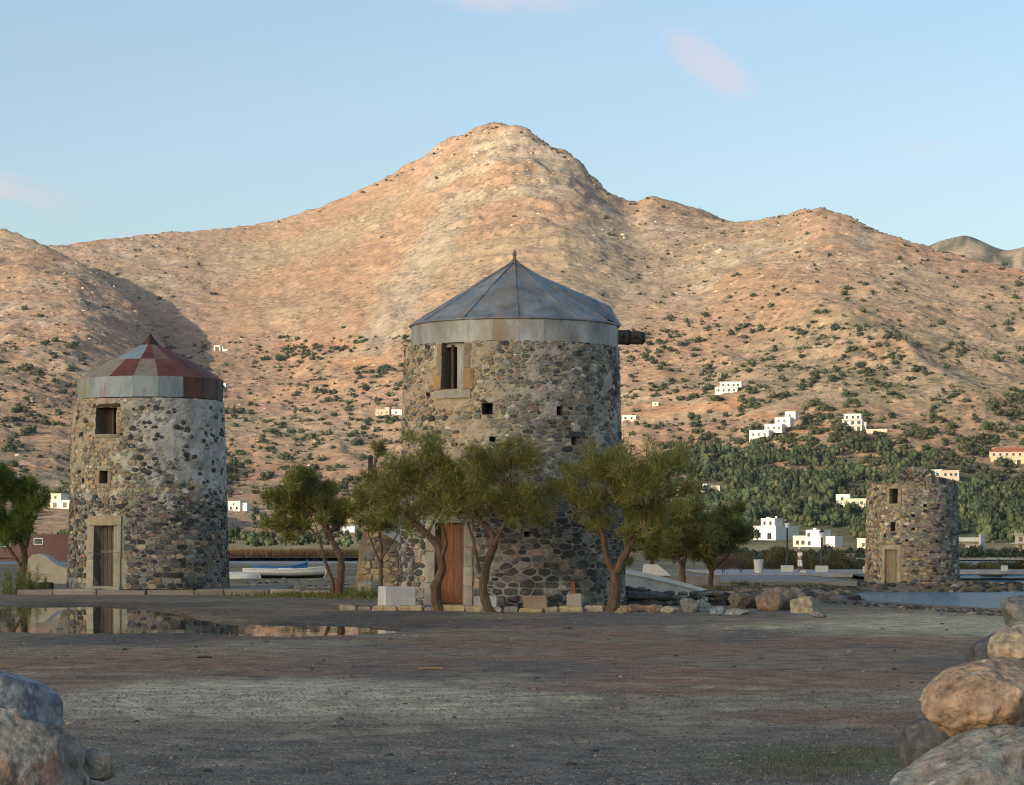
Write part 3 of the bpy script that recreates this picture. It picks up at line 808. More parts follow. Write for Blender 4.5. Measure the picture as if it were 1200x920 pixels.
# ---- the large mill in the middle
ml = Mill('largest stone windmill with grey conical metal roof, protruding axle and brown door', 599.5, 62, 0.02, 2.74, 2.57, 6.24, 11)
ds = -1.50
ml.open = [(ds, 0.12, 2.02, 0.78, 0.55), (-1.49, 5.15, 6.24, 0.62, 0.9), (-0.58, 4.54, 4.80, 0.25, 0.6), (1.17, 4.52, 4.74, 0.17, 0.6), (1.55, 3.85, 4.02, 0.17, 0.6), (-0.45, 3.9, 4.02, 0.14, 0.6), (-2.25, 5.0, 5.1, .12, .6), (0.35, 1.7, 1.82, .13, .4)]
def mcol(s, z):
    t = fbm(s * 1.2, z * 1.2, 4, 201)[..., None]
    left = sstep(0.6, -1.8, -(-s))[..., None] if False else sstep(0.8, -1.6, s)[..., None] * sstep(1.5, 3.5, z)[..., None]  # ochre upper left: real mortar colour, partly lit-side warmth put into it
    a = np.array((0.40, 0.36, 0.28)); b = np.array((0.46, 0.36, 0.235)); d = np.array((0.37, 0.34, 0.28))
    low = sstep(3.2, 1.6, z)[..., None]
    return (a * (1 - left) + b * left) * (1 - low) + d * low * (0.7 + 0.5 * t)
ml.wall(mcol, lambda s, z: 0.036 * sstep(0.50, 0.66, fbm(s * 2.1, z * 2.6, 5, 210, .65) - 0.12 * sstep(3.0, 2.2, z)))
ml.blocks = [(ds - 0.72, ds + 0.62, 0.0, 2.2), (-2.02, -1.0, 4.7, 6.26)]
def msize(s, z): return (0.20, 0.098) if z > 2.5 else (0.25, 0.14)
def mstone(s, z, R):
    left = s < -0.3 + R.uniform(-.6, .6)  # warm upper left, dark base: real stone colours, partly lighting put into them
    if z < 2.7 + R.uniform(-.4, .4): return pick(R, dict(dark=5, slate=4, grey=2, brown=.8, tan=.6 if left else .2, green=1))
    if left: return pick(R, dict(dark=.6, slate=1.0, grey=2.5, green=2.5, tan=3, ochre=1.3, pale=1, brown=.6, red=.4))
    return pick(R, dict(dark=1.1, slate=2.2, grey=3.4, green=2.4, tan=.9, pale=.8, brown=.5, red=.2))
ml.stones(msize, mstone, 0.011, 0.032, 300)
JB = (0.33, 0.30, 0.245)
for a, b in ((0.02, .62), (.63, 1.35), (1.36, 2.02)):
    ml.block('jamb_stone', ds - 0.70, ds - 0.39, a, b, .06, .35, JB)
for a, b in ((0.02, .55), (.56, 1.0), (1.01, 1.45), (1.46, 2.02)):
    ml.block('jamb_stone', ds + 0.39, ds + 0.61, a, b, .06, .35, JB)
ml.block('lintel', ds - 0.66, ds + 0.60, 2.03, 2.2, .08, .35, (0.30, 0.29, 0.25))
ml.block('doorstep', ds - 0.7, ds + 0.72, -0.04, 0.11, .28, .3, (0.30, 0.28, 0.24))
ml.door(ds, .12, 2.02, .78, .2, 4, srgb(126, 86, 62), 'brown painted plank door', rails=(.02, .5, .93))
# hatch under the eaves with a whitened wooden shutter
OR = (0.40, 0.24, 0.11)
ml.block('quoin', -2.06, -1.81, 5.14, 5.50, .06, .35, OR); ml.block('quoin', -1.98, -1.81, 5.51, 5.9, .05, .35, (0.30, 0.24, 0.15)); ml.block('quoin', -1.96, -1.81, 5.91, 6.22, .05, .35, (0.34, .24, .14))
ml.block('quoin', -1.17, -0.93, 5.14, 5.62, .06, .35, OR); ml.block('quoin', -1.17, -1.0, 5.63, 5.93, .05, .35, (0.28, .23, .16)); ml.block('quoin', -1.17, -0.98, 5.94, 6.22, .05, .35, (0.27, .2, .14))
ml.block('sill', -1.98, -0.98, 4.93, 5.13, .07, .35, (0.36, 0.33, 0.27))
ml.door_s = -1.49
sh_ = ml.slab('shutter', -1.44, -1.20, 5.16, 6.2, -.16, -.12, srgb(170, 165, 155), ml.root); sh_['label'] = 'whitened wooden shutter leaf'
ml.slab('post', -1.60, -1.53, 5.16, 6.2, -.2, -.1, srgb(84, 60, 44), ml.root)
ml.slab('shutter', -1.79, -1.61, 5.16, 6.2, -.34, -.30, srgb(70, 52, 40), ml.root)
ml.block('lintel', 1.40, 1.85, 4.03, 4.16, .06, .2, (0.08, .08, .085))
# roof: flat-sided drum and cone of zinc sheets
ml.roof = empty('roof', (0, 0, 0)); ml.roof.parent = ml.root; ml.roof['label'] = 'faceted blue grey sheet metal cone roof'
rx0 = (603 - 599.5) / F * 62
def zcol(k, i, a):
    R = ml.R; b = R.uniform(.8, 1.15)
    c = (0.36, 0.365, 0.335) if k == 0 else (0.245, 0.27, 0.265)
    return tuple(q * b for q in c)
HANG = math.radians(104)
ml.cone(rx0, 0, 26, [(2.50, 6.14), (2.51, 6.80)], M['zinc'], zcol, ['skirt_sheet'], start=math.radians(2))
ml.cone(rx0, 0, 12, [(2.56, 6.79), (1.35, 7.56), (0.06, 8.33)], M['zinc'], lambda k, i, a: zcol(1, i, a), ['roof_sheet'], start=math.radians(2))
mb = MB(); mb.lathe([(2.515, 6.765), (2.55, 6.78), (2.55, 6.80), (2.5, 6.83)], 48, (0.2, .23, .25), (rx0, 0, 0)); mb.build('eaves_trim', M['zinc'], ml.roof)
for i in range(12):
    a = math.radians(2) + 2 * math.pi * i / 12; r = 2.50; mb = MB()
    mb.tube([(rx0 + math.sin(a) * r, -math.cos(a) * r, 6.84), (rx0 + math.sin(a) * .06, -math.cos(a) * .06, 8.36)], .018, 6, (0.17, .2, .22)); mb.build('seam', M['zinc'], ml.roof)
MB().lathe([(.10, 8.28), (.11, 8.36), (.05, 8.42), (.035, 8.5), (.055, 8.54), (.03, 8.6), (.004, 8.66)], 12, (0.12, .11, .1), (rx0, 0, 0)).build('finial', M['zinc'], ml.roof)
# hood over the axle
e1 = Vector((math.sin(HANG), -math.cos(HANG), 0)); e2 = Vector((math.cos(HANG), math.sin(HANG), 0))
def hp(r, q, z): p = e1 * r + e2 * q; return (rx0 + p.x, p.y, z)
mb = MB(); hw = .72
v = [hp(.25, 0, 8.2), hp(2.12, 0, 7.47), hp(2.46, 0, 6.95), hp(.75, -hw, 7.75), hp(2.2, -hw, 7.28), hp(2.52, -hw, 6.78), hp(.75, hw, 7.75), hp(2.2, hw, 7.28), hp(2.52, hw, 6.78), hp(1.6, -hw - .45, 7.1), hp(2.3, -hw - .35, 6.82), hp(1.6, hw + .45, 7.1), hp(2.3, hw + .35, 6.82)]
mb.add(v, [(0, 3, 4, 1), (1, 4, 5, 2), (0, 1, 7, 6), (1, 2, 8, 7), (3, 9, 10, 4), (4, 10, 5), (6, 7, 12, 11), (7, 8, 12), (0, 9, 3), (0, 6, 11)], (0.19, .235, .265))
mb.build('hood', M['zinc'], ml.roof)
# axle
A0, A1 = Vector(hp(1.2, 0, 6.62)), Vector(hp(3.28, 0, 6.58))
mb = MB(); R = random.Random(3)
mb.tube([A0 + (A1 - A0) * t for t in (0, .3, .6, .78, .8, .93, .95, 1)], [.185, .185, .185, .19, .17, .175, .15, .13], 10, srgb(104, 86, 70))
ax_ = mb.build('axle', M['wood'], ml.root); ax_['label'] = 'thick dark wooden axle sticking out under the hood'
for t in (.72, .88):
    mb = MB(); p = A0 + (A1 - A0) * t; mb.tube([p - e2 * .24 - Vector((0, 0, .0)), p + e2 * .24], .04, 8, (0.02, .02, .02)); mb.build('spoke_socket', M['metal'], ax_)
for t in (.80, .965):
    p = A0 + (A1 - A0) * t; d = (A1 - A0).normalized(); MB().tube([p - d * .03, p + d * .03], .195 if t < .9 else .165, 12).build('iron_band', M['metal'], ax_)

# ---- the plastered mill on the left
mr_ = Mill('stone windmill with remnants of pale plaster and patched rusty roof above the puddle', 174, 84, 0.13, 2.60, 2.42, 6.10, 23)
d2 = -1.46
mr_.open = [(d2, 0.1, 2.02, 0.74, 0.6), (-1.46, 4.95, 5.80, 0.80, 0.9), (-1.50, 3.38, 3.78, 0.30, 0.6), (-2.6, 4.9, 5.05, .14, .5), (-2.45, 3.4, 3.55, .12, .5), (2.4, 4.0, 4.15, .13, .4)]
def plast(s, z):
    n = fbm(s * 3.0, z * 3.4, 5, 301, 0.7) + 0.34 * sstep(-0.6, 1.6, s) * sstep(2.2, 4.2, z) + 0.16 * sstep(2.4, 4.4, z) - 0.22 * sstep(2.6, 1.4, z)
    return n
def pl_h(s, z): return 0.050 * sstep(0.60, 0.74, plast(s, z)) + 0.02 * (fbm(s * 9, z * 9, 3, 302) - .5)
def pl_c(s, z):
    p = sstep(0.52, 0.7, plast(s, z))[..., None]
    m0 = np.array((0.36, 0.32, 0.245)) * np.ones(s.shape + (1,)); m1 = np.array((0.46, 0.435, 0.37)) * (0.55 + 0.9 * fbm(s * 3, z * 3, 4, 303))[..., None]
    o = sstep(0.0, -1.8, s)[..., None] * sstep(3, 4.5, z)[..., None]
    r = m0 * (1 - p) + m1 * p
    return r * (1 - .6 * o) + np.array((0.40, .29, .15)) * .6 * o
mr_.wall(pl_c, pl_h)
mr_.blocks = [(d2 - 0.72, d2 + 0.66, 0.0, 2.34), (-1.95, -0.95, 4.78, 6.2), (-1.78, -1.25, 3.25, 3.95)]
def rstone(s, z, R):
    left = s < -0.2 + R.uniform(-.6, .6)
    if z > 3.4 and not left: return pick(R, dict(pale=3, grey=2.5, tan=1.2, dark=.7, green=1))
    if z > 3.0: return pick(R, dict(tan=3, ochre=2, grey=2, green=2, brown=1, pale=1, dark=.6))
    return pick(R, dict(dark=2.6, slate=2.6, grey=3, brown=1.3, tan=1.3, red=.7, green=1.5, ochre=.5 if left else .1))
mr_.stones(lambda s, z: (0.21, 0.125) if z > 1.9 else (0.24, 0.145), rstone, 0.011, 0.045, 260)
R = mr_.R
for k in range(60):     # dark stones left bare in the plaster
    s, z = R.uniform(-.6, 3.3), R.uniform(2.9, 5.9); w = R.uniform(.05, .12); hgt = w * R.uniform(.6, 1)
    pts = [(s + w * math.cos(t) * R.uniform(.8, 1.2), z + hgt * math.sin(t) * R.uniform(.8, 1.2)) for t in np.linspace(0, 2 * math.pi, 9)[:-1]]
    rg = [[(x, q, .03) for x, q in pts], [(s + (x - s) * .95, z + (q - z) * .95, .075) for x, q in pts], [(s + (x - s) * .6, z + (q - z) * .6, .09) for x, q in pts]]
    v, f = stone_mesh_data(rg, (s, z, .093)); mb = MB(); mb.add([mr_.pt(*p) for p in v], f, pick(R, dict(dark=3, slate=1))); mb.build('stone', M['stone'], mr_.w)
JB2 = (0.36, 0.315, 0.23)
for a, b in ((0.0, .95), (.96, 1.15), (1.16, 2.02)):
    mr_.block('jamb_stone', d2 - .62, d2 - .37, a, b, .07, .4, JB2); mr_.block('jamb_stone', d2 + .37, d2 + .60, a, b, .07, .4, JB2)
mr_.block('lintel', d2 - .64, d2 + .62, 2.03, 2.33, .08, .4, (0.38, 0.31, 0.20))
mr_.block('doorstep', d2 - .62, d2 + .6, -.03, .09, .16, .3, JB2)
mr_.door(d2, .1, 2.02, .74, .32, 5, srgb(98, 88, 74), 'weathered grey plank door', rails=(.55,), railcol=srgb(120, 112, 96))
mr_.block('lintel', -1.98, -.92, 5.81, 5.92, .07, .3, srgb(80, 60, 44), 'wood')
mr_.block('sill', -1.9, -.98, 4.84, 4.94, .05, .3, (0.30, .26, .19))
for a, b in ((4.95, 5.25), (5.26, 5.55), (5.56, 5.80)): mr_.block('quoin', -1.05, -.9, a, b, .05, .3, (0.36, .23, .12))
mr_.door_s = -1.46
mr_.slab('shutter', -1.86, -1.5, 4.97, 5.8, -.5, -.46, srgb(76, 66, 56), mr_.root); mr_.slab('post', -1.49, -1.43, 4.97, 5.8, -.45, -.38, srgb(90, 78, 64), mr_.root)
for s0, s1, a, b, c_ in ((-1.78, -1.66, 3.36, 3.8, OR), (-1.34, -1.22, 3.36, 3.8, (0.34, .26, .15)), (-1.75, -1.25, 3.82, 3.94, (.4, .37, .29)), (-1.75, -1.25, 3.25, 3.37, (.3, .24, .17))): mr_.block('quoin', s0, s1, a, b, .05, .3, c_)
mr_.roof = empty('roof', (0, 0, 0)); mr_.roof.parent = mr_.root; mr_.roof['label'] = 'patchwork roof of pale and rust red metal sheets'
RUST, CREAM, BLUEG, BROWN = srgb(116, 68, 50), srgb(158, 142, 118), srgb(146, 158, 158), srgb(92, 64, 50)
def rcol(k, i, a):
    a = (a + math.pi) % (2 * math.pi) - math.pi; dg = math.degrees(a); b = R.uniform(.9, 1.1)
    if k == 0: c_ = srgb(150, 152, 132) if dg < -40 else BLUEG if dg < 32 else (BROWN if dg < 65 else srgb(58, 40, 36))
    elif k == 1: c_ = CREAM if dg < -24 else RUST if dg < -6 else CREAM if dg < 15 else RUST
    else: c_ = CREAM if dg < -55 else BLUEG if dg < -14 else RUST if dg < 8 else srgb(140, 108, 88) if dg < 32 else RUST
    if dg > 120: c_ = [RUST, CREAM, BLUEG][i % 3]
    return tuple(q * b for q in c_)
rx2 = (176.5 - 174) / F * 84
mr_.cone(rx2, 0, 18, [(2.36, 6.14), (2.37, 6.80), (1.38, 7.42), (0.12, 8.05)], M['sheet'], rcol, ['skirt_sheet', 'roof_sheet', 'roof_sheet'], start=math.radians(-6))
MB().lathe([(.34, 7.93), (.26, 8.02), (.12, 8.18), (.03, 8.32), (.004, 8.36)], 12, srgb(60, 44, 40), (rx2, 0, 0)).build('roof_cap', M['sheet'], mr_.roof)

# ---- the roofless mill on the causeway
m3 = Mill('roofless brown stone windmill with arched crown standing beside the water', 1069, 146, -0.66, 2.64, 2.50, 5.66, 37)
d3 = -1.2
m3.open = [(d3, .1, 1.95, .78, .5), (-1.08, 4.55, 5.4, .52, .9), (-1.1, 3.0, 3.5, .27, .6), (0.72, 4.35, 4.5, .2, .5), (0.05, 3.8, 3.95, .2, .5), (0.05, 3.05, 3.18, .18, .5), (-1.6, 2.65, 2.85, .15, .5), (1.9, 3.7, 3.85, .14, .5), (1.45, 2.35, 2.5, .2, .5), (-2.3, 3.8, 3.95, .15, .5), (-.3, 2.4, 2.55, .14, .5), (2.3, 4.5, 4.7, .14, .5)]
m3.wall(lambda s, z: np.array((0.34, 0.27, 0.18)) * (0.7 + .6 * fbm(s * 2, z * 2, 4, 401))[..., None], lambda s, z: 0.035 * sstep(0.54, 0.7, fbm(s * 2.1, z * 2.6, 5, 410, .65)), ragged=0.12)
m3.blocks = [(d3 - .62, d3 + .64, 0, 2.25), (-1.55, -.6, 4.4, 5.6)]
def s3(s, z, R):
    if s > 1.6 + R.uniform(-.4, .4): return pick(R, dict(grey=3, slate=2, green=2, pale=.8, brown=1, dark=1))
    if z < 2: return pick(R, dict(brown=2.2, tan=1.6, grey=2, dark=1.6, ochre=1, red=.7, slate=1))
    return pick(R, dict(tan=3, ochre=1.6, grey=2.4, brown=1.6, pale=1, green=1, dark=.6))
m3.stones(lambda s, z: (0.27, 0.135), s3, 0.010, 0.055, 150)
for a, b in ((0, .7), (.71, 1.3), (1.31, 1.95)):
    m3.block('jamb_stone', d3 - .58, d3 - .39, a, b, .06, .4, (0.37, .31, .21)); m3.block('jamb_stone', d3 + .39, d3 + .58, a, b, .06, .4, (0.37, .31, .21))
m3.block('lintel', d3 - .58, d3 + .60, 1.96, 2.2, .07, .4, (0.38, .31, .2))
m3.door(d3, .1, 1.95, .78, .14, 4, srgb(138, 120, 98), 'faded brown plank door', rails=(.9,))
m3.block('sill', -1.5, -.62, 4.42, 4.54, .06, .3, (0.40, .32, .2))
for s0, s1 in ((-1.52, -1.34), (-.82, -.62)): m3.block('quoin', s0, s1, 4.55, 5.0, .05, .3, (.4, .31, .18)); m3.block('quoin', s0, s1, 5.01, 5.4, .05, .3, (.33, .25, .15))
R = m3.R
pc = P(1071, 561, 144.4); ring = empty('arched_crown', tuple(Vector((pc.x - m3.x, -2.0, 5.68)))); ring.parent = m3.root; ring['label'] = 'round stone arch left standing on the wall top'
for k in range(17):     # voussoirs
    a0, a1 = math.radians(-10 + 200 * k / 17 + .8), math.radians(-10 + 200 * (k + 1) / 17 - .8)
    v = []
    ro = R.uniform(.92, 1.0)
    for y in (-.24 + R.uniform(-.03, .03), .24):
        for r in (.66, ro):
            for a in (a0, a1): v.append((math.cos(a) * r, y, math.sin(a) * r * .95 + .05))
    mb = MB(); mb.add(v, [(0, 1, 3, 2), (4, 6, 7, 5), (0, 4, 5, 1), (2, 3, 7, 6), (0, 2, 6, 4), (1, 5, 7, 3)], pick(R, dict(brown=2, grey=2, dark=1, tan=1))); mb.build('voussoir', M['stone'], ring)
mb = MB()
for k in range(70):     # rubble filling inside the arch
    a, r = R.uniform(0, math.pi), .64 * math.sqrt(R.random()); w = R.uniform(.07, .14)
    x, z = math.cos(a) * r, math.sin(a) * r * .95
    mb.box(x - w, x + w, -.12 + R.uniform(-.05, .05), .2, z - w * .6, z + w * .6, pick(R, dict(brown=2, grey=2, tan=2, dark=.6)), bev=.03, jit=.015)
tag(mb.build('rubble_fill', M['stone'], ring), kind='stuff')
for k in range(34):     # uneven stones left along the wall top
    s = -4.6 + 9.2 * k / 33 + R.uniform(-.08, .08)
    if -.75 < s < .95: continue
    h_ = R.uniform(.08, .2) + (.2 if s > 1.0 and s < 2.5 else 0); w = R.uniform(.1, .17)
    m3.block('capping_stone', s - w, s + w, 5.56, 5.6 + h_, .02, .35, pick(R, dict(brown=2, grey=2, dark=1.4)), 'stone', m3.w, .025)
# ------------------------------------------------------------------ vegetation
def leaves(clumps, n, length, width, cols, rs, droop=0.0, up=0.35):
    """thin tapering sprays filling lumpy clumps; clumps = [(centre, (rx, ry, rz), weight)]"""
    w = np.array([c[2] for c in clumps], float); w /= w.sum()
    idx = rs.choice(len(clumps), n, p=w)
    cen = np.array([tuple(c[0]) for c in clumps])[idx]; rad = np.array([c[1] for c in clumps])[idx]
    d = rs.normal(size=(n, 3)); d /= np.linalg.norm(d, axis=1)[:, None]
    r = rs.random(n) ** 0.45
    pos = cen + d * rad * r[:, None]
    dirv = d * 0.8 + rs.normal(size=(n, 3)) * 0.6 + np.array((0, 0, up - droop))
    dirv /= np.linalg.norm(dirv, axis=1)[:, None]
    side = np.cross(dirv, rs.normal(size=(n, 3))); side /= np.linalg.norm(side, axis=1)[:, None]
    L = length * rs.uniform(0.6, 1.4, n)[:, None]; Wd = width * rs.uniform(0.6, 1.4, n)[:, None]
    v = np.stack([pos - side * Wd * .5, pos + side * Wd * .5, pos + dirv * L], 1).reshape(-1, 3)
    f = np.arange(3 * n).reshape(-1, 3)
    c0 = np.array(cols)[rs.integers(0, len(cols), n)] * rs.uniform(.7, 1.3, n)[:, None]
    tint = np.array([(1, 1, 1)] * len(clumps)) * rs.uniform(.75, 1.25, len(clumps))[:, None]
    c0 = c0 * tint[idx]
    return v, f, np.repeat(c0, 3, 0)
TAM = [srgb(150, 148, 78), srgb(134, 138, 76), srgb(170, 162, 94), srgb(120, 130, 72), srgb(146, 134, 82)]
DKG = [srgb(118, 134, 66), srgb(100, 120, 58), srgb(140, 148, 74)]
def tamarisk(label, Y, trunks, crown, n, seed, cols=TAM, length=.18, width=.016, depth=.8, base_z=None, group=None):
    """trunks: list of [(px, py, radius), ...]; crown: list of (px, py, radius px), all at distance Y"""
    rs = np.random.default_rng(seed); R = random.Random(seed)
    b = P(trunks[0][0][0], trunks[0][0][1], Y)
    gzv = float(ground(b.x, Y)) if base_z is None else base_z
    b.z = gzv
    root = empty('tamarisk_tree', b); tag(root, label, 'tree', group)
    mb = MB(); tips = []
    for tr in trunks:
        pts = []; rad = []
        dy = 0
        for i, (px, py, r) in enumerate(tr):
            dy += R.uniform(-.12, .12) if i else 0
            p = P(px, py, Y) - b; p.y += dy
            if i == 0 and tr is trunks[0]: p.z = -0.12
            pts.append(p); rad.append(r)
        # smooth the polyline
        sp, sr = [], []
        for i in range(len(pts) - 1):
            p0, p1, p2, p3 = pts[max(i - 1, 0)], pts[i], pts[i + 1], pts[min(i + 2, len(pts) - 1)]
            for t in (0, .25, .5, .75):
                q = 0.5 * ((2 * p1) + (p2 - p0) * t + (2 * p0 - 5 * p1 + 4 * p2 - p3) * t * t + (3 * p1 - p0 - 3 * p2 + p3) * t ** 3)
                sp.append(q + Vector((R.uniform(-1, 1), R.uniform(-1, 1), 0)) * rad[i] * .12); sr.append((rad[i] + (rad[i + 1] - rad[i]) * t) * R.uniform(.9, 1.12))
        sp.append(pts[-1]); sr.append(rad[-1])
        mb.tube(sp, sr, 9); tips.append((pts[-1], pts[-2], rad[-1]))
    clumps = []
    s = F / Y
    for px, py, r in crown:
        c = P(px, py, Y) - b; c.y += R.uniform(-1, 1) * depth * .5
        rr = r / s
        # limb from the nearest tip towards the clump
        tp = min(tips, key=lambda t: (t[0] - c).length)
        q1 = tp[0] * .55 + c * .45 + Vector((R.uniform(-.1, .1), R.uniform(-.1, .1), R.uniform(-.02, .12)))
        mb.tube([tp[0], q1, c], [tp[2] * .8, tp[2] * .5, .012], 5)
        for k in range(11):       # ragged sub-clumps with gaps
            a = Vector((R.gauss(0, 1), R.gauss(0, 1) * depth, R.gauss(0, .9))).normalized() * rr * R.uniform(.35, 1.25)
            a.y *= min(1, depth)
            q = rr * R.uniform(.16, .46)
            clumps.append((c + a, (q, q * .9, q * R.uniform(.7, 1.25)), q ** 2))
            if k < 5: mb.tube([q1 * .4 + c * .6, c + a], [.014, .004], 4)
    mb.build('trunk', M['bark'], root)
    v, f, cc = leaves(clumps, n, length, width, cols, rs, up=.55)
    big('crown', v, f, M['leaf'], root, cc)
    return root
GT = 'tamarisk trees around the windmills'
tamarisk('twisted tamarisk growing just left of the brown door of the largest mill', 57.6, [[(517, 716, .13), (509, 694, .11), (518, 668, .10), (512, 640, .085), (492, 618, .06), (478, 606, .04)], [(516, 655, .06), (522, 636, .05), (516, 608, .035)], [(500, 628, .045), (508, 612, .03), (520, 592, .02)]],
         [(468, 562, 34), (505, 566, 38), (492, 540, 24), (452, 592, 24), (530, 590, 28), (480, 592, 26), (515, 536, 14), (545, 565, 25)], 12500, 1, depth=.6)
tamarisk('leaning tamarisk right of the brown door beside a squared white stone block', 57.4, [[(577, 717, .11), (566, 694, .10), (571, 662, .09), (579, 634, .075), (566, 612, .05), (556, 600, .035)], [(562, 672, .04), (556, 640, .035), (548, 612, .025)], [(578, 640, .05), (590, 616, .04), (600, 598, .025)]],
         [(556, 546, 32), (590, 558, 40), (622, 574, 32), (548, 586, 30), (600, 534, 20), (576, 598, 26), (632, 596, 18), (610, 592, 24)], 12500, 2, depth=.6)
tamarisk('forked tamarisk with a broad crown at the right edge of the largest mill', 57.2, [[(717, 719, .15), (721, 694, .12), (720, 672, .11)], [(721, 676, .085), (711, 652, .075), (706, 626, .06), (696, 608, .04)], [(720, 678, .10), (732, 650, .085), (748, 622, .07), (756, 600, .045)]],
         [(684, 560, 30), (716, 548, 30), (758, 556, 38), (790, 548, 28), (742, 592, 34), (700, 594, 26), (782, 586, 26), (670, 590, 20), (730, 566, 30), (765, 612, 20), (806, 574, 14)], 18000, 3, depth=.9)
tamarisk('slender tamarisk with two dark trunks standing between the two roofed mills', 74.6, [[(396, 701, .13), (399, 676, .11), (400, 655, .10), (393, 640, .085), (386, 624, .05)], [(392, 698, .06), (388, 676, .055), (380, 656, .045), (375, 632, .03)]],
         [(346, 578, 24), (372, 574, 24), (386, 600, 24), (338, 606, 22), (362, 602, 28), (398, 618, 13), (330, 588, 14), (362, 556, 6), (405, 600, 10)], 17000, 4, length=.2, width=.026)
tamarisk('thin tamarisk behind the white block left of the largest mill', 69, [[(448, 704, .06), (446, 676, .055), (447, 650, .05), (445, 630, .035)], [(447, 662, .03), (437, 640, .025), (431, 625, .02)], [(447, 655, .03), (459, 637, .02), (466, 626, .015)]],
         [(438, 590, 22), (456, 576, 18), (426, 604, 16), (462, 600, 16), (444, 612, 16), (442, 528, 10), (436, 560, 10)], 10000, 5, length=.2, width=.026)
tamarisk('bushy tamarisk standing left of the plastered mill', 84, [[(24, 694, .14), (26, 672, .12), (28, 650, .10), (22, 628, .07)], [(27, 652, .05), (33, 636, .04), (36, 614, .025)], [(24, 662, .06), (8, 640, .05), (-8, 620, .03)]],
         [(18, 584, 30), (-4, 606, 30), (40, 568, 18), (-24, 580, 32), (16, 626, 24), (46, 586, 12), (32, 604, 18), (0, 568, 20), (-30, 620, 26)], 26000, 6, cols=DKG, length=.22, width=.03)
for i, (Y, base, tr, cr, lb) in enumerate(((112, 0, [[(802, 690, .14), (800, 664, .12), (806, 640, .09), (800, 618, .05)], [(801, 668, .07), (790, 645, .06), (784, 628, .03)]], [(792, 618, 26), (816, 612, 24), (778, 640, 20), (808, 636, 22), (800, 598, 14), (826, 634, 16), (770, 622, 16)], 'dark tamarisk with open trunks behind the sloping white ramp'),
                                  (114, 0, [[(832, 690, .13), (834, 668, .11), (840, 645, .08), (846, 628, .05)], [(834, 672, .06), (822, 650, .05), (818, 635, .03)], [(834, 670, .06), (852, 652, .05), (862, 638, .03)]], [(838, 616, 22), (858, 614, 18), (872, 630, 13), (824, 638, 18), (846, 632, 16)], 'dark spreading tamarisk beside the park bench'),
                                  (120, 0, [[(763, 684, .12), (764, 662, .1), (768, 640, .06)]], [(760, 618, 20), (748, 640, 20), (772, 636, 18), (744, 608, 16)], 'shaded tamarisk above the small white block behind the ramp'))):
    tamarisk(lb, Y, tr, cr, 12000, 20 + i, cols=[srgb(124, 126, 68), srgb(106, 112, 60), srgb(146, 138, 78)], length=.3, width=.045, depth=1.2)

def shrub_mesh(name, seed, n=160, leaf=.16, cols=DKG, flat=.8, core=True, nl=9):
    """unit shrub: lumpy leafy mound, radius about 1, standing on z = 0"""
    rs = np.random.default_rng(seed); R = random.Random(seed)
    cl = []
    for k in range(nl):
        a = R.uniform(0, 2 * math.pi); r = R.uniform(0, .62); q = R.uniform(.3, .48)
        cl.append(((math.cos(a) * r, math.sin(a) * r, flat * R.uniform(.35, .95) * (1 - .35 * r)), (q, q, q * flat), q * q))
    v, f, c = leaves(cl, n, leaf, leaf * .55, cols, rs, up=.3)
    vs, fs, cs = [v], [f], [c]
    if core:   # leafy masses: small faceted lumps under the sprays
        import bmesh
        off = len(v)
        for (cen, rad, w) in cl:
            bm = bmesh.new(); bmesh.ops.create_icosphere(bm, subdivisions=1, radius=1)
            bm.verts.ensure_lookup_table()
            vv = np.array([tuple(q.co) for q in bm.verts]) * rs.uniform(.62, 1.02, (len(bm.verts), 1)) * np.array(rad) * .92 + np.array(cen)
            vv[:, 2] = np.maximum(vv[:, 2], -.05)
            ff = np.array([[q.index for q in fc.verts] for fc in bm.faces]) + off
            vs.append(vv); fs.append(ff); cs.append(np.ones((len(vv), 3)) * np.array(cols[R.randrange(len(cols))]) * R.uniform(.7, 1.15)); off += len(vv); bm.free()
    return np.concatenate(vs), np.concatenate(fs), np.concatenate(cs)
HILLG = [srgb(68, 76, 52), srgb(56, 66, 46), srgb(82, 84, 58), srgb(72, 70, 50)]
WOODG = [srgb(70, 80, 54), srgb(62, 73, 50), srgb(86, 88, 60), srgb(54, 66, 46)]
def as_mesh(name, d, matl):
    o = big(name, d[0], d[1], matl, None, d[2]); me = o.data; bpy.data.objects.remove(o); return me
def join_scatter(protos, items):
    """joined geometry of many copies: items = [(k, x, y, z, r, h, rot, tint)]"""
    V, Fc, C = [], [], []; off = 0
    for k, x, y, z, r, h, rot, tint in items:
        v, f, c = protos[k]
        ca, sa = math.cos(rot), math.sin(rot)
        q = np.stack([(v[:, 0] * ca - v[:, 1] * sa) * r + x, (v[:, 0] * sa + v[:, 1] * ca) * r + y, v[:, 2] * h + z], 1)
        V.append(q); Fc.append(f + off); C.append(c * tint); off += len(v)
    return np.concatenate(V), np.concatenate(Fc), np.concatenate(C)
hp_small = [shrub_mesh('s', 100 + k, 26, .34, HILLG, .75, nl=3) for k in range(5)]
hp_big = [shrub_mesh('b', 120 + k, 200, .2, HILLG, .8) for k in range(5)]
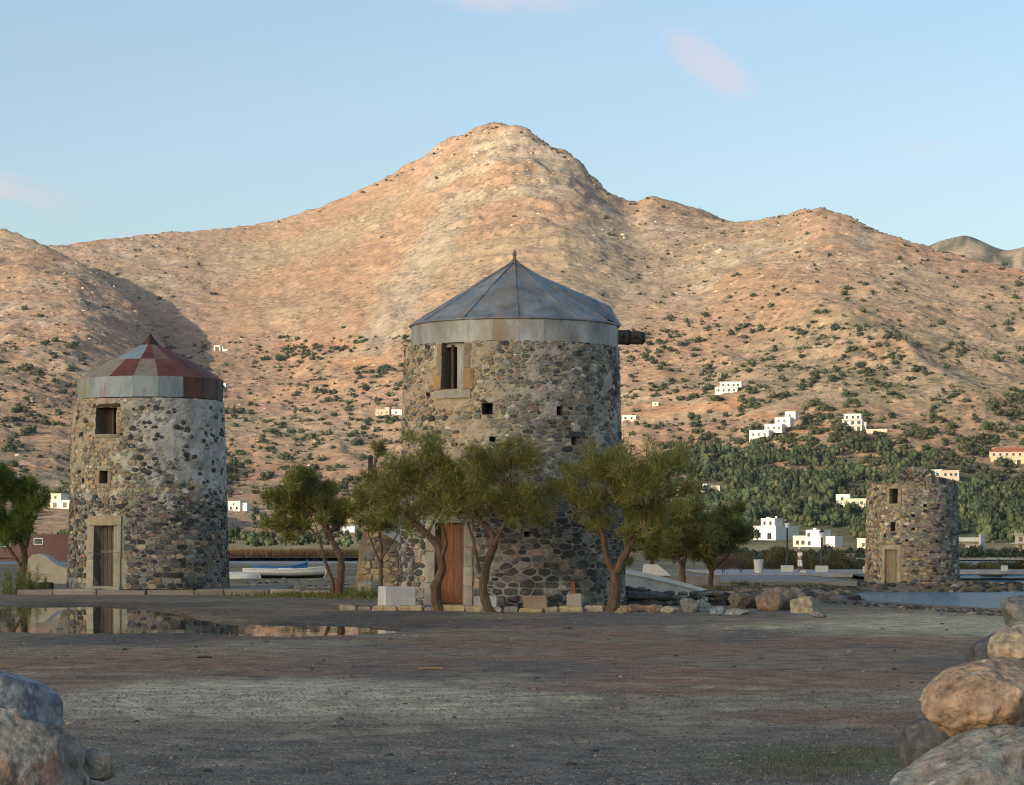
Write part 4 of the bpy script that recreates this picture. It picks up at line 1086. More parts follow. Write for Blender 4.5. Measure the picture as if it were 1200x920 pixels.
# shrubs dotted over the mountain, thickest on the lower slopes
R = random.Random(77)
def dens(px, py):
    if py < 250 and px < 560: return .06 if py > 210 else .3
    if 250 < px < 640 and 190 < py < 395: return .03
    if px < 260: return .35 if py < 400 else 1.0
    if px < 500: return .12 if py < 395 else 1.0
    if px < 700 and py < 420: return .10
    if py < 330: return .9
    if py < 440: return 1.0
    return 1.0
shr = []
for k in range(9000):
    px, py = R.uniform(-40, 1240), R.uniform(150, 585) if R.random() < .55 else R.uniform(380, 585)
    if R.random() > dens(px, py): continue
    cl_ = fbm(np.array(px / 40), np.array(py / 22), 2, 19)
    if cl_ < .45 and R.random() < .8: continue
    p = hit(px, py)
    if p.y < 700 or p.y > 2630 or p.z < 2: continue
    r = R.choice((1.1, 1.4, 1.8, 2.3, 3.0, 3.9, 5.0)) * R.uniform(.8, 1.2) * (.8 if py < 330 else 1.0)
    shr.append((r / p.y, px, py, p, r))
for px, py in ((612, 152), (620, 156), (628, 160), (640, 166), (650, 171), (657, 175), (664, 181), (574, 147), (582, 146), (566, 149), (545, 156), (538, 160), (515, 172), (508, 177), (472, 199), (466, 202), (455, 208), (440, 214), (425, 222), (372, 244), (330, 257), (286, 265), (190, 274), (697, 208), (703, 217), (690, 203), (745, 236), (845, 256), (933, 249), (950, 245), (940, 247), (1000, 257), (1016, 264), (800, 270), (870, 268)):
    for q in range(2 if py < 250 else 1):
        p = hit(px + R.uniform(-4, 4), py + 4)
        shr.append((.001, px, py, p, R.uniform(1.8, 3.6)))
for (cx, cy, rx, ry, n, rr) in ((360, 412, 28, 8, 26, 4.4), (445, 434, 34, 7, 18, 4.2), (1000, 515, 90, 12, 46, 4.2), (955, 500, 22, 14, 18, 3.6), (770, 462, 20, 8, 12, 3.4), (1060, 495, 60, 8, 16, 3.2), (880, 520, 60, 8, 24, 3.6), (1140, 520, 50, 10, 26, 3.8)):
    for k in range(n):
        px, py = R.gauss(cx, rx * .55), R.gauss(cy, ry * .55); p = hit(px, py); r = rr * R.uniform(.7, 1.25); shr.append((r / p.y * 1.2, px, py, p, r))
shr.sort(key=lambda t: -t[0])
SHRUBZONE = [(lambda x, y: 840 < x < 1020 and 440 < y < 532, 'around the white villas on the right hillside'),
             (lambda x, y: 300 < x < 480 and 396 < y < 445, 'in the dark clump between the two mill roofs'),
             (lambda x, y: x < 90, 'on the spur left of the plastered mill'),
             (lambda x, y: x < 265, 'on the slope directly above the plastered mill'),
             (lambda x, y: x < 480, 'on the lower slope between the two roofed mills'),
             (lambda x, y: x < 730, 'on the bare summit slope above the largest mill'),
             (lambda x, y: x < 900 and y < 440, 'on the ridge slope right of the protruding axle'),
             (lambda x, y: y < 440, 'on the open right hill above the villas'),
             (lambda x, y: x < 900, 'beside the red hillside track'),
             (lambda x, y: True, 'on the brown slope near the red roofed villa')]
meshes = [as_mesh('shrub', d, M['farleaf']) for d in hp_big]
rest = []
for k, (sz, px, py, p, r) in enumerate(shr):
    h = r * R.uniform(.7, 1.05); rot = R.uniform(0, 6.28)
    if k < 300:
        o = bpy.data.objects.new('shrub', meshes[k % 5]); o.location = (p.x, p.y, p.z - .2 * r); o.scale = (r, r, h); o.rotation_euler = (0, 0, rot); link(o)
        z_ = next((t for t in SHRUBZONE if t[0](px, py)), None)
        tag(o, 'dark green rounded shrub ' + z_[1], 'shrub', 'shrubs ' + z_[1])
    else: rest.append((k % 5, p.x, p.y, p.z - .2 * r, r, h, rot, R.uniform(.75, 1.2)))
v, f, cc = join_scatter(hp_small, rest)
# small dry cushions of phrygana and pale limestone lumps between them
def lumps(n, ymin, ymax, keepfn, rmin, rmax, cols, flat, sink):
    import bmesh
    bm = bmesh.new(); bmesh.ops.create_icosphere(bm, subdivisions=1, radius=1)
    ico = np.array([tuple(q.co) for q in bm.verts]); fi = np.array([[q.index for q in fc.verts] for fc in bm.faces]); bm.free()
    rs = np.random.default_rng(n)
    ii = rs.integers(0, len(YS) - 1, 6 * n); jj = rs.integers(0, len(PX) - 1, 6 * n)
    px, py, yy = PX[jj], TE[ii, jj], YS[ii]
    ok = (yy > 950) & (yy < 2600) & (px > -40) & (px < 1240) & (rs.random(6 * n) < keepfn(px, py) * (yy / 2600) ** 1.0)
    ii, jj = ii[ok][:n], jj[ok][:n]; m = len(ii)
    w = rs.random((m, 2))
    x = TX[ii, jj] + (TX[ii, jj + 1] - TX[ii, jj]) * w[:, 0]; y = TY[ii, jj] + (TY[ii + 1, jj] - TY[ii, jj]) * w[:, 1]
    x = x * (y / TY[ii, jj]); z = terrain(x, y)
    r = rmin * (rmax / rmin) ** rs.random(m) ** 1.5
    v = ico[None] * rs.uniform(.55, 1.25, (m, len(ico), 1)) * r[:, None, None] * np.array((1.15, 1, flat))
    v += np.stack([x, y, z - sink * r], 1)[:, None, :]
    f = fi[None] + (np.arange(m) * len(ico))[:, None, None]
    c0 = np.array(cols)[rs.integers(0, len(cols), m)] * rs.uniform(.75, 1.25, m)[:, None]
    return v.reshape(-1, 3), f.reshape(-1, 3), np.repeat(c0, len(ico), 0)
kp = lambda px, py: np.where((px > 250) & (px < 640) & (py > 190) & (py < 395), .12, np.where(px < 260, .7, np.where(px > 700, .9, .4)))
lv = lumps(5500, 0, 0, kp, .45, 1.5, [srgb(104, 98, 70), srgb(92, 86, 60), srgb(118, 100, 72), srgb(82, 84, 58)], .7, .1)
tag(big('phrygana', *lv[:2], M['farleaf'], None, lv[2]), 'tiny dry cushion shrubs speckling the mountain', 'scrub', kind='stuff')
kr = lambda px, py: np.maximum.reduce([np.exp(-((px - 600) / 110) ** 2 - ((py - 190) / 50) ** 2), .5 * np.exp(-((px - 800) / 120) ** 2 - ((py - 290) / 60) ** 2), .4 * np.exp(-((px - 960) / 120) ** 2 - ((py - 275) / 45) ** 2), .6 * np.exp(-((px - 60) / 130) ** 2 - ((py - 340) / 60) ** 2), .05 + 0 * px])
lv = lumps(5200, 0, 0, kr, .5, 2.4, [(.46, .39, .29), (.40, .32, .23), (.52, .44, .33), (.34, .27, .19)], .75, .35)
tag(big('limestone_outcrops', *lv[:2], M['mountain'], None, lv[2]), 'pale limestone lumps breaking through the slopes', 'rocks', kind='stuff')
tag(big('hill_scrub', v, f, M['farleaf'], None, cc), 'small dark shrubs scattered across the mountain', 'scrub', kind='stuff')
# the wood on the plain and lower slope
wp = [shrub_mesh('w', 140 + k, 46, .26, [tuple(q * (.7 + .12 * k) for q in c_) for c_ in WOODG], 1.0, nl=5) for k in range(6)]
items = []
CLEAR = [(885, 945, 612, 640), (926, 975, 618, 645), (978, 1020, 580, 598), (1120, 1150, 626, 650), (825, 850, 565, 580), (1160, 1240, 524, 552), (1084, 1122, 547, 565)]
for k in range(5000):
    px = R.uniform(690, 1290); py = R.uniform(528, 637)
    top = 528 + 30 * (float(fbm(np.array(px / 60.), np.array(2.), 3, 9)) - .5) + max(0, (px - 1000)) * .12 - max(0, 820 - px) * -.25
    if py < top or (py < 555 and R.random() < .45): continue
    if px > 1100 and py < 580 and R.random() < .72: continue
    if any(a - 3 < px < b + 3 and c_ < py < d_ + 8 for a, b, c_, d_ in CLEAR): continue
    if float(fbm(np.array(px / 38.), np.array(py / 12.), 3, 29)) < (.43 if py < 575 else .35): continue
    p = hit(px, py)
    if p.y > 1650: continue
    r = R.choice((1.5, 2.2, 3.0, 3.8, 4.6)) * R.uniform(.85, 1.15)
    items.append((k % 6, p.x, p.y, p.z - .3, r, r * R.uniform(1.0, 1.5), R.uniform(0, 6.28), R.uniform(.7, 1.25)))
for k in range(1150):      # far side of the lagoon and the plain at the left
    px = R.uniform(-60, 700); py = R.uniform(588, 642)
    if py < 600 and R.random() < .6: continue
    if any(abs(px - a) < b and py < 628 for a, b in ((70, 20), (277, 18), (408, 20))) or float(fbm(np.array(px / 50.), np.array(py / 12.), 3, 31)) < .42: continue
    p = hit(px, py); r = R.uniform(1.8, 3.2)
    items.append((k % 6, p.x, p.y, p.z - .3, r, r * R.uniform(.9, 1.4), R.uniform(0, 6.28), R.uniform(.7, 1.1)))
for k in range(230):      # hedges and garden trees round the waterside houses
    px = R.uniform(760, 1290); Y = R.uniform(436, 500); x = (px - HX) / F * Y; r = R.uniform(.9, 1.7)
    items.append((k % 6, x, Y, float(plain(np.array(Y))) - .2, r, r * R.uniform(.8, 1.25), R.uniform(0, 6.28), R.uniform(.7, 1.15)))
v, f, cc = join_scatter(wp, items)
tag(big('olive_wood', v, f, M['farleaf'], None, cc), 'dense dark green wood covering the foot of the mountain', 'wood', kind='stuff')
# shrubs behind the promenade
sp = [shrub_mesh('p', 160 + k, 1500, .13, [srgb(106, 104, 62), srgb(92, 96, 56), srgb(122, 106, 70)], .95, core=False) for k in range(4)]
spm = [as_mesh('shrub', d, M['leaf']) for d in sp]
for k in range(44):
    px = R.uniform(852, 1012) if k < 26 else R.uniform(1118, 1230); Y = R.uniform(204, 240)
    r = R.uniform(.9, 1.7); x = (px - HX) / F * Y
    o = bpy.data.objects.new('shrub', spm[k % 4]); o.location = (x, Y, float(ground(x, Y)) - .15); o.scale = (r, r, r * R.uniform(.7, 1.15)); o.rotation_euler = (0, 0, R.uniform(0, 6)); link(o)
    zl = 'between the park bench and the roofless mill' if k < 26 else 'right of the roofless mill'
    tag(o, 'loose olive green shrub behind the promenade ' + zl, 'shrub', 'shrubs behind the promenade ' + zl)
o = bpy.data.objects.new('shrub', spm[1]); px, Y = 858, 196; o.location = ((px - HX) / F * Y, Y + 8, -.5); o.scale = (1.0, .9, 1.3); link(o)
tag(o, 'reddish brown dry shrub behind the park bench', 'shrub')
o.data = as_mesh('shrub', shrub_mesh('x', 171, 1500, .13, [srgb(128, 92, 74), srgb(112, 84, 66)], .95, core=False), M['leaf'])
_cl = [((R.gauss(0, .5), R.gauss(0, .4), .0), (.10, .10, R.uniform(.5, 1.5)), 1) for k in range(26)]
_lv = leaves(_cl, 5200, .2, .022, [srgb(134, 140, 84), srgb(112, 126, 70), srgb(152, 148, 98)], np.random.default_rng(172), up=1.1)
_lv[0][:, 2] = np.abs(_lv[0][:, 2])
sb = as_mesh('shrub', _lv, M['leaf'])
for px, Y, r, lb in ((24, 81.5, .75, 'light green feathery bush at the foot of the left tamarisk'), (428, 73, .6, 'low green bush below the stone ramp wall')):
    o = bpy.data.objects.new('bush', sb); x = (px - HX) / F * Y; o.location = (x, Y, float(ground(x, Y)) - .05); o.scale = (r, r, r if px < 100 else .35); link(o); tag(o, lb, 'bush')
def tufts(name, label, xs, cols, h, w, cat='grass'):
    n = len(xs); rs = np.random.default_rng(5 + n)
    x, y = xs[:, 0], xs[:, 1]; z = ground(x, y)
    a = rs.uniform(0, 6.28, n); dx, dy = np.cos(a) * w, np.sin(a) * w
    lean = rs.normal(size=(n, 2)) * .35; hh = h * rs.uniform(.4, 1.3, n)
    v = np.stack([np.stack([x - dx, y - dy, z - .02], 1), np.stack([x + dx, y + dy, z - .02], 1), np.stack([x + lean[:, 0] * hh, y + lean[:, 1] * hh, z + hh], 1)], 1).reshape(-1, 3)
    c0 = np.array(cols)[rs.integers(0, len(cols), n)] * rs.uniform(.7, 1.3, n)[:, None]
    tag(big(name, v, np.arange(3 * n).reshape(-1, 3), M['leaf'], None, np.repeat(c0, 3, 0)), label, cat, kind='stuff')
rs = np.random.default_rng(9)
def cloud(n, cx, cy, rx, ry): return np.stack([cx + rs.normal(size=n) * rx, cy + rs.normal(size=n) * ry], 1)
g1 = np.concatenate([cloud(700, (960 - HX) / F * 17.6, 17.6, .26, .5), cloud(450, (930 - HX) / F * 16.4, 16.6, .22, .3), cloud(300, (1010 - HX) / F * 18.6, 18.6, .16, .35)])
tufts('grass', 'sparse mossy grass in the foreground gravel', g1, [srgb(112, 104, 58), srgb(92, 90, 50), srgb(128, 110, 72)], .03, .005)
g2 = np.concatenate([cloud(9000, (415 - HX) / F * 82, 82, 1.3, 3.5), cloud(4000, (445 - HX) / F * 78, 76, .8, 2.0)])
tufts('grass', 'patch of green grass below the stone ramp wall', g2, [srgb(112, 116, 56), srgb(96, 100, 50), srgb(136, 124, 72)], .14, .02)
n = 26000; px = rs.uniform(-60, 520, n); Y = rs.uniform(440, 468, n)
tufts('reeds', 'brown dry reeds along the far lagoon shore', np.stack([(px - HX) / F * Y, Y], 1), [srgb(150, 112, 72), srgb(128, 98, 64), srgb(104, 90, 58)], 1.3, .12, 'reeds')
n = 26000; px = np.concatenate([rs.uniform(740, 1010, n // 2), rs.uniform(1000, 1250, n // 2)]); Y = rs.uniform(84, 132, n); Y[n // 2:] = rs.uniform(192, 205, n - n // 2)
X = (px - HX) / F * Y; keep = (inlets(X, Y) < .1) & (fbm(X / 3, Y / 5, 3, 66) > .52)
tufts('dry_grass', 'dry brown grass on the rough ground near the lagoon', np.stack([X, Y], 1)[keep], [srgb(126, 108, 74), srgb(104, 96, 60), srgb(92, 84, 56)], .16, .03)
# ------------------------------------------------------------------ houses
winme = {}
def window_mesh(w, h):
    k = (round(w, 2), round(h, 2))
    if k not in winme:
        mb = MB(); mb.box(-w / 2, w / 2, -.04, .06, 0, h); winme[k] = mb.mesh('window', M['glass'])
        fr = MB(); t = .09
        for a in ((-w / 2 - t, w / 2 + t, -t, 0), (-w / 2 - t, w / 2 + t, h, h + t), (-w / 2 - t, -w / 2, 0, h), (w / 2, w / 2 + t, 0, h)): fr.box(a[0], a[1], -.1, .05, a[2], a[3], (.6, .58, .52))
        winme[k] = (winme[k], fr.mesh('frame', M['farwall']))
    return winme[k]
WH, CRM, PNK, OCH = (.64, .62, .57), (.60, .54, .40), (.54, .40, .32), (.52, .43, .27)
def house(label, px, py, rot, boxes, wins=(), cat='house', Y=None, name='house', extra=(), sc=1.0):
    """boxes: (x0, x1, y0, y1, z0, z1, colour); wins: (box, side 'f'|'l', along, height, w, h) in metres; front looks towards the viewer before turning"""
    p = hit(px, py) if Y is None else P(px, py, Y)
    root = empty(name, (p.x, p.y, p.z), math.radians(rot)); tag(root, label, cat); root.scale = (sc, sc, sc)
    for i, (x0, x1, y0, y1, z0, z1, c_) in enumerate(boxes):
        mb = MB(); mb.box(x0, x1, y0, y1, z0 - (2.5 if z0 == 0 else 0), z1, c_); w = mb.build('wall', M['farwall'], root)
        pr = MB(); t = .22
        for a in ((x0 - .05, x1 + .05, y0 - .05, y0 + t), (x0 - .05, x1 + .05, y1 - t, y1 + .05), (x0 - .05, x0 + t, y0 + t, y1 - t), (x1 - t, x1 + .05, y0 + t, y1 - t)): pr.box(*a, z1 - .02, z1 + .35, tuple(q * .96 for q in c_))
        pr.build('parapet', M['farwall'], w)
        for (b, side, u, v, ww, hh) in wins:
            if b != i: continue
            me, fr = window_mesh(ww, hh)
            o = bpy.data.objects.new('window' if v > .3 else 'door', me); f_ = bpy.data.objects.new('frame', fr)
            if side == 'f': o.location = (u, y0 - .02, z0 + v)
            else: o.location = (x0 - .02, u, z0 + v); o.rotation_euler = (0, 0, -math.pi / 2)
            link(o, w); link(f_, o)
    for nm, a, c_ in extra:
        mb = MB(); mb.box(*a, c_); mb.build(nm, M['farwall'], root)
    return root
def rows(b, side, us, vs, w=1.1, h=1.3): return [(b, side, u, v, w, h) for u in us for v in vs]
house('long white two-level villa high on the slope beside a cut bank', 852, 460.5, -12, [(-7, 6, 0, 7, 0, 3.2, WH), (-4.5, 8, 2, 9, 3.2, 6.2, WH)], rows(0, 'f', (-5, -2, 1, 4), (.9,)) + rows(1, 'f', (-2.5, .5, 3.5, 6), (.8,)) + [(0, 'l', 3, .9, 1.2, 1.3)])
house('white house stepping down the slope in four terraces', 905, 513, -24, [(-10, 0, -6, 1, 0, 3.3, WH), (-4, 5, 0, 6, 2.4, 6.6, WH), (0, 8, 4, 10, 5.5, 10, WH), (4, 9.5, 8, 13, 9, 13, WH)], rows(0, 'f', (-8, -5, -2), (.8,)) + rows(1, 'f', (-2, 1, 3.5), (1.8,)) + rows(2, 'f', (2, 5), (2.2,)) + rows(3, 'f', (6.5,), (1.6,)))
house('narrow white three-storey house with balconies on the hillside', 999, 506, -16, [(-5.2, 4.6, 0, 8, 0, 3, WH), (-5.2, 4.6, .8, 8, 3, 6, WH), (-4.5, 4, 1.6, 8, 6, 8.6, WH), (4.6, 6.5, 2, 8, 0, 4.5, (.5, .47, .42))], rows(0, 'f', (-3.5, 0, 3), (.6,), 1.6, 1.7) + rows(1, 'f', (-3.5, 0, 3), (.6,), 1.6, 1.7) + rows(2, 'f', (-3, 0, 2.5), (.5,), 1.2, 1.4), extra=[('balcony', (-5.5, 4.9, -1.2, .75, 2.95, 3.1), WH), ('balcony', (-5.5, 4.9, -.4, 1.55, 5.95, 6.1), WH), ('terrace_wall', (6.6, 17, 0, .5, -1.5, 1.2), (.5, .42, .34))])
house('low white wall house beside the red hillside track', 737, 493, -8, [(-4, 4, 0, 5, 0, 2.8, WH)], rows(0, 'f', (-2, 1.5), (.8,)))
house('small pale hut higher on the red track', 768, 476, -14, [(-1.8, 1.8, 0, 3, 0, 2.2, CRM)], rows(0, 'f', (0,), (.8,), .8, .9))
rr = house('large cream villa with red tiled roof and arcaded ground floor', 1185, 546, -10, [(-9.5, 14, 0, 9, 0, 4.2, OCH), (-10, 14.5, .8, 9, 4.2, 6.6, PNK)], rows(0, 'f', (-7, -3.5, 0, 3.5, 7), (.4,), 1.7, 2.4) + rows(1, 'f', (-8, -5, -2, 1, 4, 7), (.6,), 1.1, 1.2))
mb = MB(); mb.add([(-10.6, 0, 6.9), (15, 0, 6.9), (15, 9.6, 6.9), (-10.6, 9.6, 6.9), (-7, 4.8, 8.6), (12, 4.8, 8.6)], [(0, 1, 5, 4), (1, 2, 5), (2, 3, 4, 5), (3, 0, 4), (3, 2, 1, 0)], srgb(150, 88, 66)); mb.build('roof', M['farwall'], rr)
house('pink and white flat-roofed house behind the roofless mill', 1104, 560, -12, [(-7, 0, 0, 6, 0, 3.4, WH), (-1, 7.5, -.5, 6, 0, 3.0, PNK)], rows(0, 'f', (-5, -2), (.9,)) + rows(1, 'f', (1.5, 4, 6), (.8,)))
house('cream low house with a raised block among the olive trees', 998, 594, -16, [(-3, 9, 0, 7, 0, 3.0, CRM), (-6.5, -1, 1, 6, 0, 4.8, WH)], rows(0, 'f', (1, 4, 7), (.9,)) + rows(1, 'f', (-4,), (2.6,)) + [(1, 'l', 3, .9, 1.2, 1.3)])
house('white house with roof room and long blank blue-white wing', 900, 633, -38, [(-6, 3.2, 0, 15, 0, 4.6, WH), (-3.5, 2, 1, 6, 4.6, 7.2, WH), (-6.4, -6, 0, 6, 1.9, 2.2, WH)], [(0, 'f', -3.6, .9, 1.4, 1.7), (0, 'f', 0.6, .3, 1.6, 2.2), (1, 'f', -2, .6, .9, 1.3), (1, 'f', .4, .6, .9, 1.3), (0, 'l', 3, .9, 1.3, 1.5), (0, 'l', 8, .9, 1.3, 1.5)], extra=[('chimney', (1, 1.6, 3, 3.6, 7.2, 8.2), WH), ('water_tank', (-2.6, -1.4, 3, 4.2, 7.2, 8.0), WH)], sc=0.86)
house('white cube house with cream side wing beside the long white house', 952, 641, -36, [(-2.6, 3.4, 0, 7, 0, 5.6, WH), (-8, -2.65, .5, 6, 0, 3.6, CRM), (3.45, 7.5, 2.5, 8, 0, 3.4, WH)], [(0, 'f', -1.4, 3.6, 1.1, 1.3), (0, 'f', -1.2, .6, 1.1, 1.4), (1, 'f', -6.2, .8, 1.3, 1.5), (1, 'f', -4, .8, 1.3, 1.5)], extra=[('water_tank', (-1.5, -.3, 3, 4.4, 5.6, 6.6), WH)], sc=0.7)
house('small cream house half hidden by the left wall of the roofless mill', 1012, 643, -30, [(-2.5, 2.5, 0, 5, 0, 3.4, CRM)], rows(0, 'f', (0,), (.8,)), sc=0.65)
house('white house with dark porch right of the roofless mill', 1135, 646, -20, [(-4.6, 3.6, 1.8, 8, 0, 4.4, WH), (3.65, 4.4, -1, 8, 0, 5.4, WH)], [(0, 'f', -2.5, .2, 2.2, 2.3), (0, 'f', 1.2, .6, 1.4, 1.4)], extra=[('canopy', (-4.8, 3.6, -1, 1.75, 3.2, 3.5), CRM), ('column', (-4.6, -4.2, -.9, -.5, -1, 3.2), WH)], sc=0.62)
house('cream house with white balconies at the waterside beyond the boulders', 1206, 646, -22, [(-5, 6, 0, 8, 0, 2.8, CRM), (-5, 6, .8, 8, 2.8, 5.4, CRM)], rows(0, 'f', (-3, 1), (.4,), 1.4, 1.9) + rows(1, 'f', (-3, 1), (.5,), 1.3, 1.6), extra=[('balcony', (-6, 6.2, -1.4, .75, 2.6, 2.9), WH), ('roof_slab', (-5.8, 6.4, -.6, 8.2, 5.75, 6.05), WH)], sc=0.62)
house('white house with wide porch between the tamarisk and the plastered mill', 72, 596, -22, [(-5, 4, 0, 7, 0, 3.0, WH), (-6, -1.5, 2, 8, 3.0, 5.6, CRM)], rows(0, 'f', (-3, 1.5), (.4,), 1.8, 2.0) + rows(1, 'f', (-4,), (.8,)))
house('bright white cube house right of the plastered mill', 277, 599, -24, [(-4.6, 2, 0, 6, 0, 4.6, WH), (2.05, 5, 1.5, 6, 0, 3.6, WH)], rows(0, 'f', (-3, .2), (.8,)) + rows(0, 'f', (-1.5,), (2.9,), .8, .9) + [(0, 'l', 3, .8, 1.2, 1.4)])
house('cream white house with roof room above the slender tamarisk', 408, 612, -24, [(-4.5, 4, 0, 6, 0, 4.4, WH), (-2, 4.2, -1, 0, 0, 2.2, (.6, .47, .36)), (-3, 1, 1.5, 5, 4.4, 6.2, WH)], rows(0, 'f', (-3, -.6, 2), (2.6,), 1, 1.1) + rows(2, 'f', (-1,), (.5,), .9, 1))
house('low white shed in front of the cream white house', 401, 624, -14, [(-5, 5, 0, 4, 0, 2.2, (.6, .62, .62))], rows(0, 'f', (-3,), (.6,), .9, .9))
house('ruined stone house with pale gable on the lower slope', 449, 487, -14, [(-5, 1, 0, 6, 0, 3.6, (.5, .38, .28)), (1.05, 4, 0, 6, 0, 5.0, (.52, .4, .3))], rows(0, 'f', (-3.2, -1), (1,), .8, 1.2) + rows(1, 'f', (2.5,), (1.4,), .8, 1.2), cat='ruin')
house('white walled yard house beside the ruined stone house', 466, 486, -10, [(-4, 4.5, 0, 5, 0, 3.0, WH)], rows(0, 'f', (-1,), (.8,)))
house('tiny white chapel above the plastered mill roof', 262, 455, -26, [(-2.2, 1.8, 0, 5, 0, 3.4, WH)], [(0, 'f', 0, .1, 1, 1.9), (0, 'l', 2.5, 1, .7, .9)], cat='chapel')
house('roofless white concrete frame ruin below the spur shadow', 258, 411.5, -10, [(-5, -4, 0, 3, 0, 4.2, WH), (-4, -1, 0, 3, 3.4, 4.2, WH), (-1, 0, 0, 3, 0, 4.2, WH), (1.5, 2.4, 0, 3, 0, 3.0, WH), (2.5, 6, 0, 3, 0, 1.2, WH)], cat='ruin')
house('pale ochre house half hidden among the olive trees', 803, 580, -16, [(-4, 4, 0, 6, 0, 3.2, OCH)], rows(0, 'f', (-2, 1.5), (.8,)))
house('two white sheds among the olive trees', 831, 577, -20, [(-4.5, -1, 0, 4, 0, 3.4, WH), (.5, 4.5, 1, 5, 0, 2.6, (.55, .5, .42))], rows(0, 'f', (-3,), (.8,)), cat='shed')
house('tiny white hut among the olive trees left of the cream house', 963.5, 592, -20, [(-1.8, 1.8, 0, 3, 0, 2.3, WH)], [(0, 'f', 0, .1, .9, 1.7)], cat='hut')
house('long brick red shed with pale blue doors behind the left tamarisk', 52, 641, -4, [(-12, 14, 0, 7, 0, 1.8, srgb(80, 58, 52))], [(0, 'f', -8, .1, 4.2, 1.4), (0, 'f', 6, .1, 3, 1.4), (0, 'f', -1, .5, 1.4, .9)], cat='shed', Y=430)
house('low grey concrete pump house behind the promenade lamps', 993, 656.5, -6, [(-.85, .85, 0, 1.2, 0, .45, (.24, .235, .21))], (), cat='shed', Y=300)
# ------------------------------------------------------------------ things round the mills
import bmesh
def rock_mesh(seed, sub=3, rough=.16, cuts=5, fine=.03, deep=(.55, .85), pits=0.0):
    rs = np.random.default_rng(seed)
    bm = bmesh.new(); bmesh.ops.create_icosphere(bm, subdivisions=sub, radius=1)
    v = np.array([tuple(q.co) for q in bm.verts]); f = np.array([[q.index for q in fc.verts] for fc in bm.faces]); bm.free()
    for k in range(cuts):      # broken faces
        n = rs.normal(size=3); n /= np.linalg.norm(n); d = rs.uniform(*deep)
        t = v @ n - d; v = v - np.where(t > 0, t, 0)[:, None] * n * rs.uniform(.75, .95)
    off = rs.uniform(0, 50)
    v0 = v.copy() + off
    n3 = lambda s, o, sd: fbm3(v0, s, o, sd, .55) - .5
    r = 1 + rough * 2 * n3(1.6, 3, seed % 97) + fine * 2 * n3(7, 5, seed % 89)
    if pits: r = r - pits * sstep(.60, .74, n3(4.5, 3, 41) + .5) + pits * .5 * (np.abs(n3(14, 3, 43)) - .1)
    v = v * r[:, None]
    if pits:      # fresh fracture faces after the weathering
        for k in range(9):
            n = rs.normal(size=3); n /= np.linalg.norm(n); d = rs.uniform(.80, .97)
            t = v @ n - d; v = v - np.where(t > 0, t, 0)[:, None] * n * .9
    return v, f
def rock(name, label, cat, cen, rad, seed, col, rot=(0, 0, 0), sub=3, rough=.16, cuts=5, fine=.03, group=None, parent=None, colfn=None, smooth=None, deep=(.55, .85), pits=0.0):
    v, f = rock_mesh(seed, sub, rough, cuts, fine, deep, pits)
    Rm = np.array(Matrix.Rotation(rot[2], 3, 'Z') @ Matrix.Rotation(rot[1], 3, 'Y') @ Matrix.Rotation(rot[0], 3, 'X'))
    w = (v * np.array(rad)) @ Rm.T
    c_ = np.ones((len(v), 3)) * np.array(col) if colfn is None else colfn(v, w)
    o = big(name, w, f, M['boulder'] if sub > 3 else M['rock'], parent, c_, smooth=(sub > 3) if smooth is None else smooth); o.location = cen
    if parent is None: tag(o, label, cat, group)
    return o
def sits(px, Y, dz=0.0):
    x = (px - HX) / F * Y; return Vector((x, Y, float(ground(x, Y)) + dz))
def sblock(label, px0, px1, Y, h, d, col, rz=0, name='stone_block', cat='stone block', bev=.03):
    s = F / Y; w = (px1 - px0) / s; p = sits((px0 + px1) / 2, Y, -.03)
    mb = MB(); mb.box(-w / 2, w / 2, -d / 2, d / 2, 0, h + .03, col, bev=bev, jit=.012)
    o = mb.build(name, M['concrete'], None, False, p, rz); tag(o, label, cat); return o
sblock('large whitewashed square block at the left foot of the largest mill', 446, 484, 59.0, .52, .7, (.55, .53, .47), .30)
sblock('small pale block behind the leaning tamarisk', 556, 583, 58.6, .33, .4, (.47, .46, .40), -.05)
sblock('reddish tan stone block against the foot of the largest mill', 613, 640, 58.6, .34, .38, (.36, .27, .19), .04)
sblock('upright grey stone block carrying a terracotta shard', 664, 682, 58.5, .38, .34, (.38, .35, .29), -.08)
mb = MB(); mb.add([(-.05, -.02, 0), (.05, -.02, 0), (.05, .03, 0), (-.05, .03, 0), (-.06, -.03, .26), (.02, -.03, .30), (.02, .02, .28), (-.06, .02, .25)], [(0, 3, 2, 1), (4, 5, 6, 7), (0, 1, 5, 4), (1, 2, 6, 5), (2, 3, 7, 6), (3, 0, 4, 7)], srgb(140, 84, 60))
p = sits(672, 58.5, .375); tag(mb.build('tile_shard', M['concrete'], None, False, p), 'broken terracotta tile standing on a grey block', 'tile')
# kerb of separate stones in front of the largest mill
R = random.Random(8)
kerb = empty('kerb', sits(600, 58)); tag(kerb, 'low kerb of uneven stones edging the largest mill', 'kerb')
px = 398
while px < 745:
    w = R.uniform(16, 40); Y = 58.2 - .6 * math.sin((px - 398) / 347 * math.pi) + (1.0 if px < 430 else 0)
    a, b = P(px, 0, Y), P(px + w - 2, 0, Y); cen = (a + b) / 2; z = float(ground(cen.x, Y))
    mb = MB(); hw = (b.x - a.x) / 2
    mb.box(-hw, hw, -.16, .16, -.06, R.uniform(.07, .13), R.choice(((.40, .30, .15), (.34, .28, .2), (.30, .27, .23), (.42, .33, .18), (.26, .22, .18))), bev=.03, jit=.02)
    mb.build('kerb_stone', M['stone'], kerb, False, (cen.x - kerb.location.x, Y - kerb.location.y, z - kerb.location.z), R.uniform(-.06, .06)); px += w
